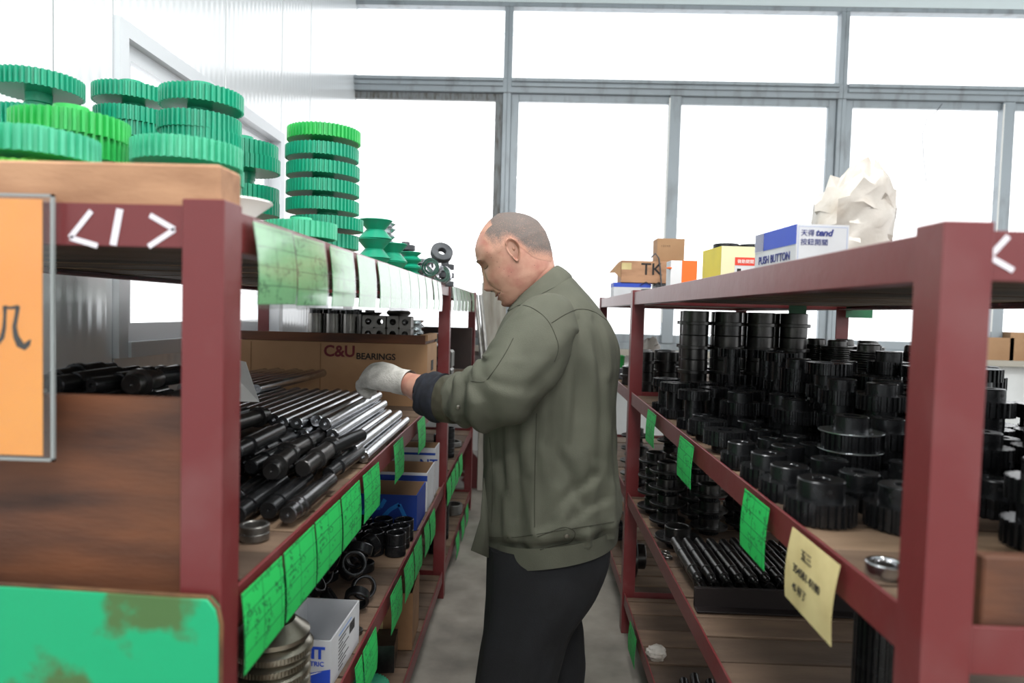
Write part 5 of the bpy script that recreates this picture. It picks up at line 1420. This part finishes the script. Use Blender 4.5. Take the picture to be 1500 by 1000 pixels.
face_line([(w_, VM(w_) + .0055 - abs(w_) * .1) for w_ in (-.034, -.024, -.012, 0, .012, .024, .034)], [.0006, .0014, .0018, .002, .0018, .0014, .0006], 'upper_lip', M['lips'])
face_line([(w_, VM(w_) - .0065 + abs(w_) * .1) for w_ in (-.034, -.024, -.012, 0, .012, .024, .034)], [.0006, .0016, .002, .0024, .002, .0016, .0006], 'lower_lip', M['lips'])
face_line([(w_, VM(w_) + .0008) for w_ in (.006, .012, .018, .024, .029)], [.0016, .0022, .0022, .002, .001], 'teeth', M['teeth'], .0008)
face_line([(w_, VM(w_) - .002) for w_ in (-.038, -.024, -.012, 0, .012, .024, .032, .039)], .0011, 'mouth_line', M['hole'])
for f_, v_ in ((.055, .012), (.045, -.005), (.035, -.03), (.02, -.045), (.03, -.052), (.045, -.02), (-.045, -.052), (.06, .03)):
    o_ = HW(f_, .2, v_); h = SKIN.ray_cast(o_, -wax)
    if h[0] is not None: vpart(MB().lathe([(0, .0006), (.0009, .0003), (.0012, -.0003)], 8, TR(*h[0]) @ wax.to_track_quat('Z', 'Y').to_matrix().to_4x4()), 'mole', M['hairline'])

# --- glove: knitted, fingers closed round a rod
W0 = P(589, 559, 1.882); K0 = P(542, 550, 1.94)
hd = (K0 - W0).normalized(); hn = Vector((0, -.62, .78)); hn = (hn - hd * hn.dot(hd)).normalized(); hs = hd.cross(hn).normalized()
def elring(c, d, a_, b_, ra, rb, n=28): return [c + a_ * math.cos(2 * PI * k / n) * ra + b_ * math.sin(2 * PI * k / n) * rb for k in range(n)]
gl = MB()
Lh = (K0 - W0).length
prs = []
for t_, wa, wb, up in ((-.12, .035, .033, 0), (.05, .036, .034, .001), (.2, .039, .034, .003), (.45, .046, .034, .006), (.75, .049, .032, .007), (1.0, .046, .027, .004), (1.12, .038, .015, .0)):
    prs.append(elring(W0 + hd * Lh * t_ + hn * up, hd, hs, hn, wa, wb))
gl.loft(prs)
for j, (so, ln) in enumerate(((-.034, .85), (-.0115, .98), (.0115, 1.0), (.034, .92))):
    k0 = K0 + hs * so - hd * .012
    k1 = k0 + hd * .030 * ln - hn * .006; k2 = k1 + hd * .008 - hn * .030 * ln; k3 = k2 - hd * .018 - hn * .016 * ln; k4 = k3 - hd * .014 - hn * .002
    gl.tube([k0, k0.lerp(k1, .6), k1, k1.lerp(k2, .5) + hd * .002, k2, k3, k4], [.0132, .0135, .0132, .0125, .012, .0115, .009], 14)
tb0 = W0 + hd * Lh * .35 + hs * .034 - hn * .004
gl.tube([tb0, tb0 + hd * .028 + hs * .016 - hn * .016, tb0 + hd * .055 + hs * .012 - hn * .034, tb0 + hd * .07 + hs * .002 - hn * .046], [.017, .0155, .013, .009], 14)
go = vpart(gl, 'glove', M['glove'], smooth=80)
rm = go.modifiers.new('knit_one_surface', 'REMESH'); rm.mode = 'VOXEL'; rm.voxel_size = .003
sm2 = go.modifiers.new('soften', 'SMOOTH'); sm2.iterations = 3; sm2.factor = .5
bpy.context.view_layer.update()
gme = bpy.data.meshes.new_from_object(go.evaluated_get(bpy.context.evaluated_depsgraph_get()))
go.modifiers.clear(); go.data = gme
gme.polygons.foreach_set('use_smooth', [True] * len(gme.polygons))
go['label'] = 'white knitted cotton work glove'
rb = MB()
crings = []
for i in range(9):
    t_ = -.22 + .05 * i
    crings.append([W0 + hd * Lh * t_ + hs * math.cos(2 * PI * k / 72) * (.0368 + .0014 * math.sin(k * PI / 2 * 1.0 * 2)) + hn * math.sin(2 * PI * k / 72) * (.0352 + .0014 * math.sin(k * PI)) for k in range(72)])
vpart(rb.loft(crings, cap=False), 'knit_cuff', M['glove'], go, smooth=50)

# --- trousers and shoes
def tfold(a, t, p):
    v = Vector((math.cos(a) * 2.4, math.sin(a) * 2.4, p.z * 4))
    return .008 * noise.noise(v) + .004 * noise.noise(v * 2.3)
NL = [(716, 792, 892, 778, .10, 0), (715, 830, 889, 818, .105, 0), (713, 870, 872, 862, .105, 0), (709, 915, 838, 912, .1, 0), (703, 960, 822, 960, .095, 0), (697, 1005, 812, 1005, .09, 0), (698, 1060, 804, 1060, .085, 0), (704, 1110, 800, 1110, .075, 0), (708, 1148, 800, 1148, .075, 0)]
FL = [(718, 792, 892, 778, .10, 0), (722, 830, 889, 818, .105, 0), (735, 868, 880, 848, .105, 0), (752, 905, 856, 900, .1, 0), (764, 950, 860, 948, .095, 0), (768, 1000, 862, 1000, .09, 0), (770, 1050, 858, 1050, .085, 0), (774, 1100, 852, 1100, .075, 0), (776, 1140, 850, 1140, .075, 0)]
tr = MB().loft(body_rings(NL, 1.845, 6, 56, 2.2, tfold))
trousers = vpart(tr, 'trousers', M['trouser'], smooth=70)
tr2 = MB().loft(body_rings(FL, 2.01, 6, 56, 2.2, tfold))
trousers2 = vpart(tr2, 'trouser_leg', M['trouser'], trousers, smooth=70)
def shoe(x, y):
    rr = []
    for t_, w_, h_ in ((0, .02, .05), (.03, .035, .085), (.08, .038, .09), (.14, .042, .065), (.2, .046, .05), (.25, .04, .04), (.275, .02, .025)):
        rr.append([(x + .10 - t_, y + w_ * math.copysign(abs(math.cos(2 * PI * k / 24)) ** .7, math.cos(2 * PI * k / 24)), max(0, h_ * .5 + h_ * .5 * math.sin(2 * PI * k / 24) * 1.05)) for k in range(24)])
    vpart(MB().loft(rr), 'shoe', M['shoe'], smooth=60)
shoe(P(755, 1150, 1.845).x, 1.845); shoe(P(812, 1140, 1.9).x, 2.01)

# --- seams, tab and snaps on the jacket, pressed onto its surface
allv = [Vector(v) for v in jm.v]; allf = list(jm.f)
for q in (sm_, jb): n_ = len(allv); allv += [Vector(v) for v in q.v]; allf += [tuple(i + n_ for i in f) for f in q.f]
JB = BVHTree.FromPolygons(allv, allf)
CAM0 = Vector((0, 0, CAMZ))
def on_jacket(px, py, lift=.001):
    d = ray(px, py).normalized(); h = JB.ray_cast(CAM0, d)
    if h[0] is None: return None
    n_ = h[1] if h[1].dot(d) < 0 else -h[1]
    return h[0] + n_ * lift, n_
def seam(pts, r=.0011):
    l = crom([list(p) for p in pts], 6); o_ = []
    for x, y in l:
        h = on_jacket(x, y, .0002)
        if h: o_.append(h[0])
    if len(o_) > 2: vpart(MB().tube(o_, r, 5), 'seam', M['jacket_seam'], jacket)
seam([(745, 451), (766, 447), (785, 454), (802, 469), (813, 490), (818, 510), (812, 530)])
seam([(808, 473), (827, 461), (847, 453), (869, 456), (890, 470)])
seam([(690, 558), (709, 559), (722, 545), (735, 526), (746, 507), (752, 495)], .0009)
seam([(716, 786), (750, 787), (788, 782), (850, 772), (905, 763)])
seam([(786, 605), (785, 640), (784, 672), (783, 720), (783, 772)])
seam([(787, 786), (806, 779), (827, 772), (842, 779), (836, 793), (812, 799), (791, 805)], .0012)
seam([(717, 640), (722, 700), (720, 765)], .0008)
for px, py, r_ in ((830, 785, .0065), (671, 596, .006)):
    h = on_jacket(px, py, .0)
    if h: vpart(MB().lathe([(0, .003), (r_ * .6, .003), (r_, .0016), (r_, -.002)], 18, TR(*h[0]) @ h[1].to_track_quat('Z', 'Y').to_matrix().to_4x4()), 'snap_button', M['brass'], jacket)
# open front flap at the hem
f0 = [P(709, 700, 1.80), P(704, 760, 1.80), P(690, 806, 1.79), P(716, 817, 1.80), P(717, 760, 1.81)]
fb = MB().add(f0, [(0, 1, 4), (1, 2, 3, 4)]); fo = vpart(fb, 'front_flap', M['jacket'], jacket, smooth=60, fix=False); fo.modifiers.new('cloth', 'SOLIDIFY').thickness = .004
